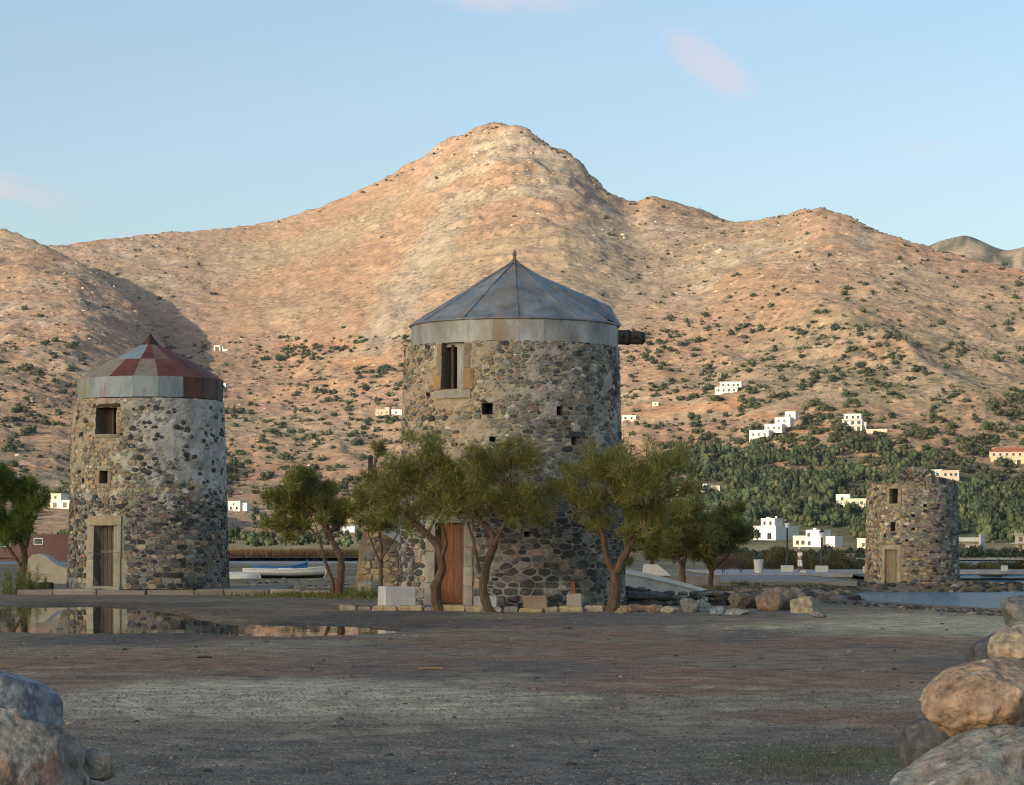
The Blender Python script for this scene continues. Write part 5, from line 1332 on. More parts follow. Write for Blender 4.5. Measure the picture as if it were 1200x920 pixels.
# platform under the plastered mill
plat = empty('platform', (mr_.x, 84, 0)); tag(plat, 'low concrete platform with a broken dark edge under the plastered mill', 'platform')
px = 20
while px < 392:
    w = R.uniform(34, 60); Y = 80.2 if px < 300 else 80.2 - (px - 300) * .03
    a, b = P(px, 0, Y), P(min(px + w - 1.2, 395), 0, Y)
    c_ = (.33, .28, .22); cc = R.uniform(.55, 1.1)
    mb = MB(); mb.box(a.x - mr_.x, b.x - mr_.x, Y - 84, Y - 84 + (9.0 if px < 285 else .9), -.1, .135 + R.uniform(-.02, .02), tuple(q * cc for q in c_), bev=.03, jit=.025)
    mb.build('slab', M['concrete'], plat); px += w
# sloping whitewashed ramp right of the largest mill, on a dry stone footing
rp = empty('ramp', sits(735, 66)); tag(rp, 'sloping pale concrete ramp with whitewashed upper edge right of the largest mill', 'ramp')
def prism(mb, pts, Y0, Y1, col):
    """solid between two distances with the outline pts (px, py at Y0)"""
    a = [P(px, py, Y0) - rp.location for px, py in pts]; b = [Vector((q.x, Y1 - rp.location.y, q.z)) for q in a]
    n = len(pts); mb.add(a + b, [tuple(range(n))[::-1], tuple(range(n, 2 * n))] + [(i, (i + 1) % n, n + (i + 1) % n, n + i) for i in range(n)], col)
mb = MB(); prism(mb, [(726, 704), (726, 669), (760, 675), (800, 685), (840, 696), (856, 701), (858, 704)], 67, 72, (.68, .64, .56)); mb.build('ramp_wall', M['concrete'], rp)
mb = MB(); prism(mb, [(726, 670.5), (726, 666.5), (761, 672), (801, 682.5), (841, 694), (856, 700), (852, 701), (840, 697.5), (800, 687), (760, 677.6)], 66.93, 68, (1.2, 1.2, 1.15)); mb.build('coping', M['white'], rp)
foot = empty('dry_stone_wall', sits(800, 63)); tag(foot, 'low dark dry stone wall below the pale ramp', 'wall')
for k in range(110):
    px = R.uniform(734, 930); Y = 63.5 + R.uniform(-.25, .35); lvl = R.choice((0, 1, 2)); x = (px - HX) / F * Y
    w = R.uniform(.11, .26); h = R.uniform(.06, .10)
    top = .5 if px < 760 else .36 if px < 860 else .30
    z = float(ground(x, Y)) + lvl * top / 3 + h * .5
    o = rock('stone', '', '', (x - foot.location.x, Y - foot.location.y, z - foot.location.z), (w, .16, h), 300 + k % 12, pick(R, dict(dark=3, slate=3, grey=2, green=2, brown=1.4, tan=.8)), (R.uniform(-.2, .2), R.uniform(-.15, .15), R.uniform(-.3, .3)), sub=2, cuts=6, parent=foot)
for k, (px, w, h) in enumerate(((738, .5, .12), (748, .7, .1), (760, .45, .13), (771, .5, .11), (742, .35, .12), (757, .55, .1))):
    Y = 62.6; x = (px - HX) / F * Y; z = (0.10 if k < 4 else .30) + (.16 if k in (1, 3) else 0)
    rock('slab', '', '', (x - foot.location.x, Y - foot.location.y, z - foot.location.z), (w, .3, h), 330 + k, (.12, .12, .11), (0, R.uniform(-.05, .05), R.uniform(-.2, .2)), sub=2, cuts=7, parent=foot)
LR = 'loose stones along the edge of the parking ground'
loose = [(786, 718, .27, .12, 'pale tan flat stone', (.40, .34, .22)), (808, 716, .30, .20, 'rounded grey stone', (.22, .21, .18)), (821, 715, .36, .22, 'rounded pale grey stone', (.30, .28, .22)), (841, 719, .25, .13, 'blue grey angular stone', (.20, .23, .25)), (862, 719, .33, .08, 'thin flat pale slab', (.36, .33, .27)),
         (743, 716, .28, .16, 'reddish brown jagged stone', (.28, .18, .13)), (764, 717, .24, .12, 'red brown flat stone', (.30, .19, .13)), (729, 718, .2, .12, 'yellowish kerb stone', (.38, .29, .14)), (918, 713, .48, .40, 'rough brown boulder', (.24, .19, .14)), (945, 717, .50, .30, 'large ochre and blue grey boulder', (.33, .28, .19)), (935, 708, .42, .34, 'upright tan boulder', (.30, .25, .18)), (900, 714, .42, .34, 'orange brown block', (.27, .18, .12)),
         (882, 711, .40, .30, 'dark squared block', (.12, .11, .10)), (866, 711, .34, .28, 'brown lichened boulder', (.22, .19, .13)), (960, 722, .2, .10, 'small grey stone', (.22, .21, .19))]
for k, (px, py, w, h, nm, col) in enumerate(loose):
    Y = F * 1.5 / (py - HY + 3); x = (px - HX) / F * Y
    rock('loose_stone', nm + ' lying on the gravel edge below the ramp', 'stone', (x, Y, float(ground(x, Y)) + h * .55), (w, w * .7, h), 350 + k, col, (R.uniform(-.2, .2), R.uniform(-.2, .2), R.uniform(-1, 1)), sub=4, cuts=14, fine=.07, deep=(.45, .8), rough=.2, smooth=False, colfn=(lambda v, w, col=col: np.array(col) * (0.55 + .9 * fbm3(v, 3, 4, 47, .65))[:, None]), group=None)
# stone ramp wall with whitewashed parapet left of the largest mill
br = empty('ramp_wall', sits(445, 77)); tag(br, 'tan rubble wall with slanting whitewashed parapet behind the thin tamarisk', 'wall')
def prism2(mb, pts, Y0, Y1, col):
    a = [P(px, py, Y0) - br.location for px, py in pts]; b = [Vector((q.x * (1), Y1 - br.location.y, q.z)) for q in a]
    n = len(pts); mb.add(a + b, [tuple(range(n))[::-1], tuple(range(n, 2 * n))] + [(i, (i + 1) % n, n + (i + 1) % n, n + i) for i in range(n)], col)
mb = MB(); prism2(mb, [(415, 704), (421, 640), (426, 622), (436, 619), (500, 651), (500, 704)], 78, 80, (.33, .25, .16)); mb.build('wall_core', M['mortar'], br)
mb = MB(); prism2(mb, [(426, 622), (434, 612), (440, 614), (502, 645), (502, 652), (437, 620)], 77.85, 80.2, (.66, .66, .64)); mb.build('parapet', M['white'], br)
cells = rubble_cells(-3, 3, 0, 2.3, lambda s, z: (.3, .2), R)
rest = MB()
for poly in cells:
    sh = stone_shape(poly, .012, .05, R)
    if sh is None: continue
    cx, cz, area, rings, top = sh
    px, py = 455 + cx * F / 78, 702 - cz * F / 78
    if not (417 + (704 - py) * .12 < px - 3 and px < 498 and py > 624 + max(0, px - 437) * .5): continue
    v, f = stone_mesh_data(rings, top); off = Vector(((455 - HX) / F * 78, 78, EYE - (702 - HY) / F * 78)) - br.location
    rest_v = [(x + off.x, -h + off.y, z + off.z) for x, z, h in v]; mb = MB(); mb.add(rest_v, f, pick(R, dict(tan=3, ochre=2, brown=2, grey=1.5))); mb.build('stone', M['stone'], br)
rock('boulder', 'pale rounded boulder in the grass below the rubble ramp wall', 'boulder', sits(433, 76, .22), (.36, .3, .3), 391, (.33, .28, .21), sub=3)
# pale concrete apron left of the plastered mill
ap = empty('boat_ramp', sits(50, 95)); tag(ap, 'pale hump of smooth concrete left of the plastered mill', 'ramp')
mb = MB(); pts = [(20, 684), (28, 660), (38, 650), (46, 649), (54, 652), (66, 662), (82, 668), (96, 672), (96, 684)]
a = [P(px, py, 93) - ap.location for px, py in pts]; n = len(a); b = [Vector((q.x, 94.2 - ap.location.y, q.z)) for q in a]
mb.add(a + b, [tuple(range(n))[::-1], tuple(range(n, 2 * n))] + [(i, (i + 1) % n, n + (i + 1) % n, n + i) for i in range(n)], (.50, .43, .33)); mb.build('slope', M['concrete'], ap)
mb = MB(); q = sits(46, 83); mb.box(-.42, .42, -.3, .3, -.05, .33, (.06, .05, .045), bev=.03, jit=.02); tag(mb.build('crate', M['wood'], None, False, q), 'dark box on the ground beside the left tamarisk', 'crate')

# ------------------------------------------------------------------ promenade with road, lamps, bench, planter, walker
PZ = -0.34
for nm, y0, y1, z0, z1, c_, lb in (('road', 150, 169, -.5, -.40, (.20, .19, .175), 'grey shore road'), ('kerb', 169.02, 169.3, -.55, PZ + .02, (.30, .29, .27), 'kerb of the promenade'), ('pavement', 169.32, 202, -.6, PZ, (.36, .35, .32), 'pale promenade pavement')):
    xl, xr = (846 - HX) / F * 169, 90
    if nm == 'road': continue
    mb = MB(); mb.box(xl, 22.5, y0, y1, z0, z1, c_); mb.box(22.52, xr, y0 + 18, max(y1, y0 + 18.4), z0, z1, c_); tag(mb.build(nm, M['concrete']), lb, kind='structure')
mb = MB(); xs = np.linspace(8, 29, 20); pts = []
mb.box(8.5, 18.6, 138, 169, -.65, -.385, (.24, .22, .19)); tag(mb.build('road', M['concrete']), 'grey shore road', kind='structure')
def prom(px, Y): return Vector(((px - HX) / F * Y, Y, PZ))
def lamp(px, Y, top, label):
    p = prom(px, Y); s = F / Y; H = (top - 0) ; root = empty('street_lamp', p); tag(root, label, 'lamp', None)
    mb = MB(); mb.box(-.42, .42, -.42, .42, -.02, .46, (.72, .70, .64), bev=.03); mb.build('base', M['white'], root)
    mb = MB(); mb.lathe([(.20, .44), (.22, .52), (.12, .62), (.14, .9), (.075, 1.1), (.065, H - .7), (.09, H - .66), (.05, H - .6)], 10); mb.build('post', M['metal'], root)
    lt = empty('lantern', (0, 0, 0)); lt.parent = root
    mb = MB(); mb.lathe([(.10, H - .60), (.20, H - .28), (.19, H - .24)], 6, (.75, .76, .74)); mb.build('glass', M['paint'], lt)
    mb = MB(); mb.lathe([(.24, H - .24), (.12, H - .1), (.03, H - .02), (.004, H + .06)], 6); mb.build('cap', M['metal'], lt)
lamp(922.5, 184, 3.75, 'black street lamp nearer the bench beside the walker in white')
lamp(963, 181, 3.05, 'shorter black street lamp near the low grey pump house')
for px, w, Y, lb in ((941, .42, 176, 'flat pale stone on the pavement between the two street lamps'), (1014, .34, 178, 'small white bollard block against the left of the roofless mill'), (1177, .44, 186, 'white bollard block on the pavement right of the roofless mill')):
    p = prom(px, Y); mb = MB(); mb.box(-w / 2, w / 2, -w / 2, w / 2, 0, .16 if px == 941 else .44, (.74, .73, .68), bev=.03); tag(mb.build('bollard', M['white'], None, False, p), lb, 'bollard')
mb = MB(); p = sits(767, 118); mb.add([(-.55, -.4, -.1), (.75, -.4, -.1), (.75, .4, -.1), (-.55, .4, -.1), (-.5, -.35, .42), (.12, -.35, .42), (.12, .35, .42), (-.5, .35, .42)], [(3, 2, 1, 0), (4, 5, 6, 7), (0, 1, 5, 4), (1, 2, 6, 5), (2, 3, 7, 6), (3, 0, 4, 7)], (.78, .77, .73)); p.z = 1.5 - (672 - 640) / F * 118
tag(mb.build('mooring_block', M['white'], None, False, p), 'white wedge-shaped block behind the sloping ramp', 'block')
mb = MB(); mb.box(-2.4, 2.4, -.5, .8, -.9, -.1, (.22, .2, .18), bev=.04); q = Vector((p.x + .6, p.y + .2, p.z)); tag(mb.build('quay_wall', M['concrete'], None, False, q), 'low grey quay edge under the white wedge block', 'wall')
# planter with agave
p = prom(889, 177); root = empty('planter', p); tag(root, 'white round planter holding a dark spiky agave', 'planter')
MB().lathe([(.27, 0), (.28, .05), (.34, .82), (.36, .86), (.36, .92), (.29, .92), (.28, .8)], 18, (.74, .72, .66)).build('pot', M['white'], root)
R = random.Random(4); pl = empty('agave', (0, 0, .8)); pl.parent = root
for k in range(22):
    a = k * 2.4; e = R.uniform(.3, 1.35); L = R.uniform(.5, .72); d = Vector((math.cos(a) * math.cos(e), math.sin(a) * math.cos(e), math.sin(e))); sd = Vector((-math.sin(a), math.cos(a), 0)) * .055; up = d.cross(sd).normalized() * .02
    mid = d * L * .45 + Vector((0, 0, .02)); tip = d * L + Vector((0, 0, -.06 * math.cos(e)))
    mb = MB(); mb.add([-sd * .7, sd * .7, mid + sd, mid - sd, tip, mid - up, Vector((0, 0, 0)) - up], [(0, 1, 2, 3), (3, 2, 4), (0, 3, 5, 6), (1, 6, 5, 2), (5, 3, 4), (2, 5, 4)], srgb(70, 92, 92)); mb.build('leaf', M['paint'], pl)
# bench
p = prom(858, 178); root = empty('park_bench', p, .12); tag(root, 'dark slatted park bench on the promenade', 'bench')
for k in range(4): MB().box(-.85, .85, -.28 + .13 * k, -.18 + .13 * k, .42, .455, srgb(66, 50, 42)).build('seat_slat', M['wood'], root)
for k in range(4):
    mb = MB(); y = .26 + .035 * k; mb.box(-.85, .85, y, y + .03, .50 + .115 * k, .585 + .115 * k, srgb(66, 50, 42)); mb.build('back_slat', M['wood'], root)
for s in (-.62, .62):
    MB().tube([(s, -.26, 0), (s, -.22, .40), (s, .24, .41), (s, .42, .95)], .03, 6).build('leg_frame', M['metal'], root); MB().tube([(s, .34, 0), (s, .22, .41)], .03, 6).build('leg', M['metal'], root)
    MB().tube([(s, -.26, .42), (s, -.27, .64), (s, .3, .66)], .022, 6).build('armrest', M['metal'], root)

# walker ------------------------------------------------------------------------
def skin_body(name, joints, edges, rad, matl, parent, sub=2):
    me = bpy.data.meshes.new(name); me.from_pydata(joints, edges, [])
    o = bpy.data.objects.new(name, me); link(o, parent)
    sk = o.modifiers.new('skin', 'SKIN'); sk.use_smooth_shade = True
    for i, r in enumerate(rad): me.skin_vertices[0].data[i].radius = r if isinstance(r, tuple) else (r, r)
    me.skin_vertices[0].data[0].use_root = True
    su = o.modifiers.new('sub', 'SUBSURF'); su.levels = sub; su.render_levels = sub
    me.materials.append(matl); return o
SK = mat('skin', base=srgb(150, 104, 80), attr=False, var=.06, bump=0, rough=.6)
CL = mat('white_cotton', base=(.72, .70, .66), attr=False, var=.08, scale=6, bump=.2, bscale=12)
HR = mat('dark_hair', base=(.03, .025, .02), attr=False, bump=0)
p = prom(937.5, 183); root = empty('person', p, math.radians(-62)); tag(root, 'person in white cap, white shirt and long white shorts with folded arms', 'person')
# local: facing -y
J = [(0, 0, .92), (0, 0, 1.08), (0, .01, 1.25), (0, .0, 1.38), (0, -.01, 1.47), (0, -.02, 1.56), (0, -.02, 1.64),
     (-.09, 0, .86), (-.10, -.03, .48), (-.10, .03, .09), (-.10, -.05, .04), (-.11, -.14, .03),
     (.09, 0, .86), (.11, .05, .48), (.11, .10, .09), (.11, .03, .04), (.12, -.07, .03),
     (-.17, 0, 1.36), (-.24, .01, 1.12), (-.14, -.20, 1.05), (-.02, -.25, 1.08), (.17, 0, 1.36), (.24, .01, 1.12), (.14, -.20, 1.04), (.03, -.27, 1.04)]
E = [(0, 1), (1, 2), (2, 3), (3, 4), (4, 5), (5, 6), (0, 7), (7, 8), (8, 9), (9, 10), (10, 11), (0, 12), (12, 13), (13, 14), (14, 15), (15, 16), (3, 17), (17, 18), (18, 19), (19, 20), (3, 21), (21, 22), (22, 23), (23, 24)]
RD = [(.13, .10), (.125, .09), (.14, .10), (.12, .085), .05, .075, .085, .085, .055, .038, .04, .03, .085, .055, .038, .04, .03, .055, .042, .035, .03, .055, .042, .035, .03]
skin_body('body', J, E, RD, SK, root)
for s, (hx, hy, hz) in ((-1, (-.02, -.25, 1.08)), (1, (.03, -.27, 1.04))):
    jj = [(hx, hy, hz)]; ee = []; rr_ = [.022]
    for k in range(5):
        b = (hx - s * (.03 if k < 4 else .01), hy - .012 * (k - 1.5), hz + (.022 - .015 * k if k < 4 else .03)); t = (b[0] - s * (.045 if k < 4 else .02), b[1] + .01, b[2] - .01)
        jj += [b, t]; ee += [(0, len(jj) - 2), (len(jj) - 2, len(jj) - 1)]; rr_ += [.009, .008]
    skin_body('hand', jj, ee, rr_, SK, root, 1)
JS = [(0, 0, .88), (0, 0, 1.08), (0, .01, 1.25), (0, 0, 1.39), (-.17, 0, 1.375), (-.24, .01, 1.16), (.17, 0, 1.375), (.24, .01, 1.16)]
skin_body('shirt', JS, [(0, 1), (1, 2), (2, 3), (3, 4), (4, 5), (3, 6), (6, 7)], [(.17, .135), (.155, .12), (.165, .125), (.12, .095), .075, .07, .075, .07], CL, root)
JS = [(0, 0, .93), (-.095, 0, .80), (-.105, -.02, .50), (-.105, -.015, .36), (.095, 0, .80), (.115, .04, .50), (.115, .05, .36)]
skin_body('shorts', JS, [(0, 1), (1, 2), (2, 3), (0, 4), (4, 5), (5, 6)], [(.15, .12), .11, .095, .10, .11, .095, .10], CL, root)
MB().lathe([(.094, 1.62), (.100, 1.65), (.098, 1.70), (.08, 1.745), (.04, 1.765), (.004, 1.77)], 14, (1, 1, 1), (0, -.02, 0)).build('cap', CL, root, True)
mb = MB(); mb.add([(-.08, -.10, 1.655), (.08, -.10, 1.655), (.06, -.20, 1.64), (-.06, -.20, 1.64), (-.08, -.10, 1.667), (.08, -.10, 1.667), (.06, -.20, 1.65), (-.06, -.20, 1.65)], [(3, 2, 1, 0), (4, 5, 6, 7), (0, 1, 5, 4), (1, 2, 6, 5), (2, 3, 7, 6), (3, 0, 4, 7)]); mb.build('cap_peak', CL, root)
MB().lathe([(.075, 1.55), (.09, 1.60), (.092, 1.64)], 12, (1, 1, 1), (0, .0, 0)).build('hair', HR, root, True)
mb = MB(); mb.add([(-.012, -.095, 1.575), (.012, -.095, 1.575), (0, -.125, 1.58), (0, -.1, 1.615)], [(0, 1, 2), (0, 2, 3), (1, 3, 2), (0, 3, 1)]); mb.build('nose', SK, root)

# boats ---------------------------------------------------------------------------
def boat(label, px, Y, L, Bm, H, rz, hull, strake, inside, seed):
    p = sits(px, Y, .0); root = empty('rowing_boat', p, rz); tag(root, label, 'boat')
    ns = 15; rows_ = []
    for i in range(ns):
        t = i / (ns - 1); x = (t - .5) * L
        b = Bm / 2 * (1 - abs(2 * t - 1) ** 2.6 * (.98 if t > .5 else .45)); sheer = H * (1 + .75 * max(0, t - .5) ** 2 * 4 * .55 + .12 * (1 - t) ** 2); k = .12 * (abs(2 * t - 1) ** 3) * H
        rows_.append([(x, -b, sheer), (x, -b * .97, sheer * .72), (x, -b * .8, H * .32 + k), (x, -b * .3, .05 + k), (x, 0, k), (x, b * .3, .05 + k), (x, b * .8, H * .32 + k), (x, b * .97, sheer * .72), (x, b, sheer)])
    v = [q for r in rows_ for q in r]; m_ = 9
    up = MB(); f1 = [(i * m_ + j, i * m_ + j + 1, (i + 1) * m_ + j + 1, (i + 1) * m_ + j) for i in range(ns - 1) for j in range(8)]
    c_ = [hull if (k % m_) in (0, 1, 7, 8) else strake for k in range(len(v))]
    up.add(v, f1 + [tuple(range(9))], c_); up.build('hull', M['paint'], root)
    g = MB()
    for s in (0, 8): g.tube([Vector(r[s]) + Vector((0, 0, .02)) for r in rows_], .045, 6, hull)
    g.build('gunwale', M['paint'], root)
    fl = MB(); fl.add([(r[3][0], r[2][1] * .9, H * .38) for r in rows_] + [(r[3][0], r[6][1] * .9, H * .38) for r in rows_], [(i, i + 1, ns + i + 1, ns + i) for i in range(ns - 1)], inside); fl.build('floor', M['paint'], root)
    for t in (.25, .55):
        i = int(t * (ns - 1)); r = rows_[i]; mb = MB(); mb.box(r[0][0] - .14, r[0][0] + .14, r[0][1] * .96, r[8][1] * .96, H * .75, H * .79, inside); mb.build('thwart', M['paint'], root)
    st = MB(); r = rows_[-1]; st.tube([(r[4][0] - .1, 0, 0.05), (r[4][0] + .04, 0, r[0][2] * .6), (r[4][0] + .05, 0, r[0][2] + .22)], .05, 6, hull); st.build('stem', M['paint'], root)
    return root, H
b1, H1 = boat('white open boat with a black band pulled up on the shore', 333, 152, 4.9, 1.5, .50, .10, (.72, .70, .62), (.035, .03, .03), (.5, .48, .42), 1)
mb = MB(); mb.box(-.35, .5, -.4, .4, H1 * .8, H1 + .12, (.74, .75, .74), bev=.03); mb.build('engine_box', M['paint'], b1)
boat('blue open boat behind the white boat on the shore', 328, 163, 3.4, 1.3, .62, .06, srgb(64, 110, 164), srgb(48, 84, 134), srgb(54, 70, 92), 2)
b3, H3 = boat('small cream upturned dinghy at the stern of the white boat', 283, 150, 2.1, 1.0, .36, .1, (.62, .60, .52), (.62, .60, .52), (.4, .38, .33), 3)
b3.rotation_euler = (math.pi, 0, .1); b3.location.z += .40
# old telegraph pole behind the thin tamarisk
p = sits(434, 90); root = empty('telegraph_pole', p); tag(root, 'dark wooden telegraph pole rising behind the thin tamarisk', 'pole')
MB().tube([(0, 0, -.3), (0.02, 0, 1.6), (0.0, 0, 4.75)], [.13, .11, .085], 9, srgb(86, 70, 58)).build('pole', M['wood'], root)
MB().lathe([(.10, 4.72), (.10, 4.80), (.03, 4.84)], 9, (.1, .08, .07)).build('cap', M['wood'], root)
# ------------------------------------------------------------------ foreground boulders
def bcol(base, spots):
    def fn(v, w):
        c_ = np.ones((len(v), 3)) * np.array(base)
        for k, (col, sc, lo, hi, amt) in enumerate(spots):
            n = fbm3(v, sc * 1.3, 6, 50 + k, .65)
            m_ = (sstep(lo, hi, n) * amt)[:, None]; c_ = c_ * (1 - m_) + np.array(col) * m_
        return c_
    return fn
BY = 12.0
def brock(label, px, py, Y, rx, ry, rz, seed, colfn, rot, rough=.10, cuts=7, fine=.035, pits=.05):
    c_ = P(px, py, Y); s = F / Y
    rock('boulder', label, 'boulder', c_, (rx / s, ry / s, rz / s), seed, (1, 1, 1), rot, sub=6 if rx > 90 and px < 1200 else 5, pits=pits, deep=(.6, .85), rough=rough, cuts=cuts, fine=fine, colfn=colfn)
grn = bcol((.27, .255, .205), [((.33, .27, .205), 1.6, .5, .64, .6), ((.24, .28, .25), 2.4, .5, .62, .8), ((.22, .16, .12), 3, .58, .68, .6), ((.50, .52, .48), 5, .64, .70, .7)])
org = bcol((.40, .27, .17), [((.33, .20, .12), 3, .5, .66, .7), ((.50, .37, .24), 2, .52, .64, .6), ((.16, .10, .07), 9, .66, .72, .7)])
pal = bcol((.50, .38, .25), [((.22, .22, .18), 3, .52, .6, .8), ((.56, .44, .28), 5, .55, .65, .5)])
drk = bcol((.20, .20, .17), [((.12, .12, .11), 2, .5, .6, .7), ((.29, .19, .12), 2.5, .55, .66, .6)])
grey = bcol((.10, .10, .095), [((.16, .15, .13), 3, .5, .62, .7)])
brock('grey green boulder with pinkish veins, lowest of the right boulder pile', 1178, 945, 11.3, 165, 120, 112, 611, grn, (0, math.radians(-25), .2), rough=.09, cuts=7)
brock('smooth orange tan boulder lying on the grey green boulder', 1172, 815, 11.6, 96, 80, 49, 623, org, (.1, math.radians(-11), 0), rough=.14, cuts=4)
brock('pale sandy boulder above the orange tan boulder', 1205, 756, 11.9, 44, 50, 30, 637, pal, (0, math.radians(-15), .5), rough=.12)
brock('dark grey green boulder topping the right boulder pile', 1212, 726, 12.6, 48, 50, 34, 641, drk, (0, .1, .3), rough=.10)
brock('dark boulder tucked behind the grey green boulder', 1096, 884, 12.9, 46, 50, 44, 655, grey, (0, .2, .4))
brock('blackish boulder in the gap behind the pale sandy boulder', 1166, 772, 13.4, 36, 46, 32, 667, grey, (0, -.2, 0))
brock('dark brown boulder filling the back of the right boulder pile', 1235, 800, 13.6, 90, 70, 105, 671, drk, (0, 0, .4))
brock('large brown boulder under the right boulder pile', 1240, 960, 12.9, 150, 90, 110, 673, drk, (0, 0, .7))
blu = bcol((.25, .27, .28), [((.36, .38, .39), 3, .5, .62, .7), ((.12, .13, .16), 2, .54, .64, .8), ((.42, .46, .48), 7, .6, .68, .7)])
cgl = bcol((.30, .27, .21), [((.46, .41, .31), 2.6, .48, .62, .8), ((.28, .15, .11), 1.9, .58, .66, .7), ((.17, .15, .12), 3.2, .54, .64, .75), ((.5, .46, .4), 7, .62, .7, .6)])
brock('blue grey angular boulder leaning behind the lumpy red and tan boulder', -22, 880, 12.4, 102, 80, 114, 684, blu, (0, .3, .2), rough=.08, cuts=6)
brock('lumpy conglomerate boulder mottled red and tan at the left', -4, 958, 11.7, 118, 90, 142, 691, cgl, (0, 0, .5), rough=.13, cuts=3, fine=.09, pits=.09)
brock('small pale knob of rock at the foot of the lumpy boulder', 112, 897, 11.9, 27, 26, 24, 697, cgl, (0, .1, .5), rough=.16, cuts=3)
# ------------------------------------------------------------------ gravel and pebbles
rs = np.random.default_rng(31)
def pebbles(n, ymin, ymax, pxr, smin, smax, cols, power=1.0):
    u = rs.random(n) ** power
    Y = ymin + (ymax - ymin) * u; px = rs.uniform(pxr[0], pxr[1], n); X = (px - HX) / F * Y
    sz = smin * (smax / smin) ** rs.random(n) ** 1.6
    oc = np.array([(1, 0, 0), (-1, 0, 0), (0, 1, 0), (0, -1, 0), (0, 0, 1), (0, 0, -1)], float)
    fc = np.array([(0, 2, 4), (2, 1, 4), (1, 3, 4), (3, 0, 4)])
    a = rs.uniform(0, 6.28, n); ca, sa = np.cos(a), np.sin(a)
    v = oc[None, :5] * rs.uniform(.6, 1.2, (n, 5, 1)) * sz[:, None, None] * np.stack([np.ones(n), rs.uniform(.6, 1, n), rs.uniform(.4, .9, n)], 1)[:, None, :]
    x = v[..., 0] * ca[:, None] - v[..., 1] * sa[:, None]; y = v[..., 0] * sa[:, None] + v[..., 1] * ca[:, None]
    z0 = ground(X, Y)
    V = np.stack([x + X[:, None], y + Y[:, None], v[..., 2] + z0[:, None] + .0], -1).reshape(-1, 3)
    Fc = (fc[None] + 5 * np.arange(n)[:, None, None]).reshape(-1, 3)
    c0 = np.array(cols)[rs.integers(0, len(cols), n)] * rs.uniform(.4, 1.7, n)[:, None]
    return V, Fc, np.repeat(c0 * np.array((1.08, 1.06, 1.0)), 5, 0)
GCOL = [(.16, .14, .125), (.21, .18, .15), (.11, .10, .092), (.27, .225, .175), (.22, .15, .11), (.15, .135, .125)]
parts = [pebbles(66000, 15, 27, (-20, 1220), .004, .017, GCOL, 1.2), pebbles(24000, 24, 58, (-40, 1240), .006, .02, GCOL + [(.27, .23, .18)], 1.0), pebbles(260, 16, 60, (-40, 1240), .015, .04, [(.33, .29, .23), (.26, .21, .16), (.16, .12, .10)])]
off = 0; V, Fc, C = [], [], []
for v, f, c_ in parts: V.append(v); Fc.append(f + off); C.append(c_); off += len(v)
V, Fc, C = np.concatenate(V), np.concatenate(Fc), np.concatenate(C)
tag(big('gravel', V, Fc, M['rock'], None, C), 'loose dark gravel and pebbles on the parking ground', 'gravel', kind='stuff')
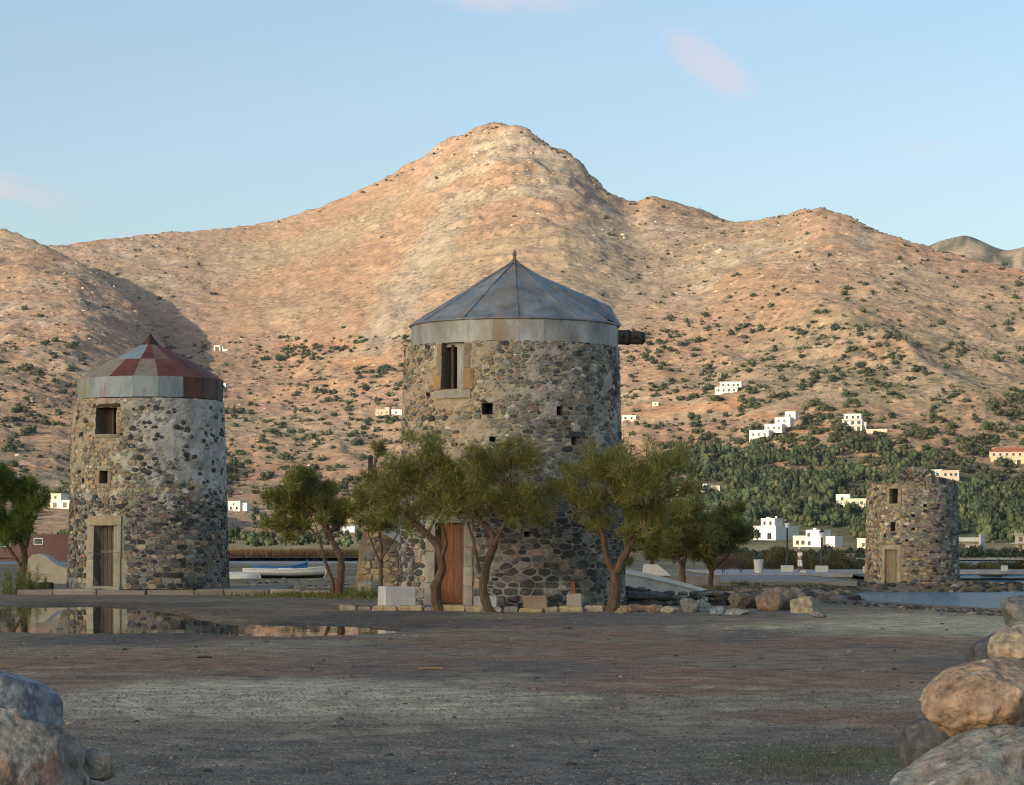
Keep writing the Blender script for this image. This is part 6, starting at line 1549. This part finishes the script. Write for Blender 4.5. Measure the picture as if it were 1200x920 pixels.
# rubble along the lagoon bank and the causeway
rm = [rock_mesh(800 + k, 2, .2, 6, .03) for k in range(8)]
R = random.Random(12); items = []
def rub(px, Y, r, flat=.6):
    x = (px - HX) / F * Y; z = float(ground(x, Y))
    return (R.randrange(8), x, Y, z, r, r * flat, R.uniform(0, 6.28), np.array(pick(R, dict(dark=3, slate=2, brown=2.6, grey=1.6, tan=.5, red=.2))) * .75)
protos = [(v, f, np.ones((len(v), 3))) for v, f in rm]
big_st = []
for k in range(520):
    px = R.uniform(945, 1260); b = float(np.interp(px, [940, 1000, 1172, 1400], [66, 63.5, 53.5, 46])); big_st.append(rub(px, b + R.uniform(-.2, 3.2), R.uniform(.03, .10)))
for k in range(420): big_st.append(rub(R.uniform(860, 1010), R.uniform(70, 126), R.uniform(.06, .26)))
for k in range(520):
    a = R.uniform(0, 6.28); d = R.uniform(1.02, 2.4); big_st.append(rub(HX + F * (m3.x + math.cos(a) * d * 3.0) / (146 + math.sin(a) * d * 3.2), 146 + math.sin(a) * d * 3.2, R.uniform(.08, .28)))
for k in range(300): big_st.append(rub(R.uniform(1120, 1260), R.uniform(136, 156), R.uniform(.1, .35), .5))
for k in range(160): big_st.append(rub(R.uniform(740, 1000), R.uniform(66, 80), R.uniform(.04, .13)))
for k in range(200): big_st.append(rub(R.uniform(255, 470), R.uniform(84, 150), R.uniform(.05, .18)))
for k in range(420): big_st.append(rub(R.uniform(-30, 1230), R.uniform(15.5, 58), R.choice((.012, .016, .02, .03, .045)), .55))
ok = [q for q in big_st if not (abs(q[1] - m3.x) < 2.5 and abs(q[2] - 146) < 2.5)]
v, f, c_ = join_scatter(protos, ok)
tag(big('rubble', v, f, M['rock'], None, c_), 'broken rubble stones along the lagoon bank and causeway', 'rubble', kind='stuff')
# a few bits lying about on the ground
for k, (px, Y, L, lb) in enumerate(((505, 31.2, .16, 'short pale stick lying on the gravel'), (240, 34, .1, 'dark twig lying on the reddish gravel'))):
    p = sits(px, Y, .012); mb = MB(); mb.tube([(-L, 0, 0), (0, .01, .006), (L, -.01, 0)], [.010, .014, .009], 6, srgb(170, 140, 96) if k == 0 else srgb(70, 56, 48)); tag(mb.build('stick', M['wood'], None, False, p, .3), lb, 'stick')
# ------------------------------------------------------------------ evening haze: one closed box of thin air round everything
hz = MB(); hz.box(-2600, 2600, -1800, 4700, -6, 500)
HM = bpy.data.materials.new('haze'); HM.use_nodes = True
N, L = HM.node_tree.nodes, HM.node_tree.links
for n_ in list(N):
    if n_.type != 'OUTPUT_MATERIAL': N.remove(n_)
vol = N.new('ShaderNodeVolumePrincipled'); vol.inputs['Color'].default_value = (.80, .86, .95, 1); vol.inputs['Density'].default_value = 0.000035; vol.inputs['Anisotropy'].default_value = 0.2
L.new(vol.outputs[0], N['Material Output'].inputs['Volume'])
o = hz.build('haze', HM); tag(o, 'thin evening haze filling the air', kind='stuff')
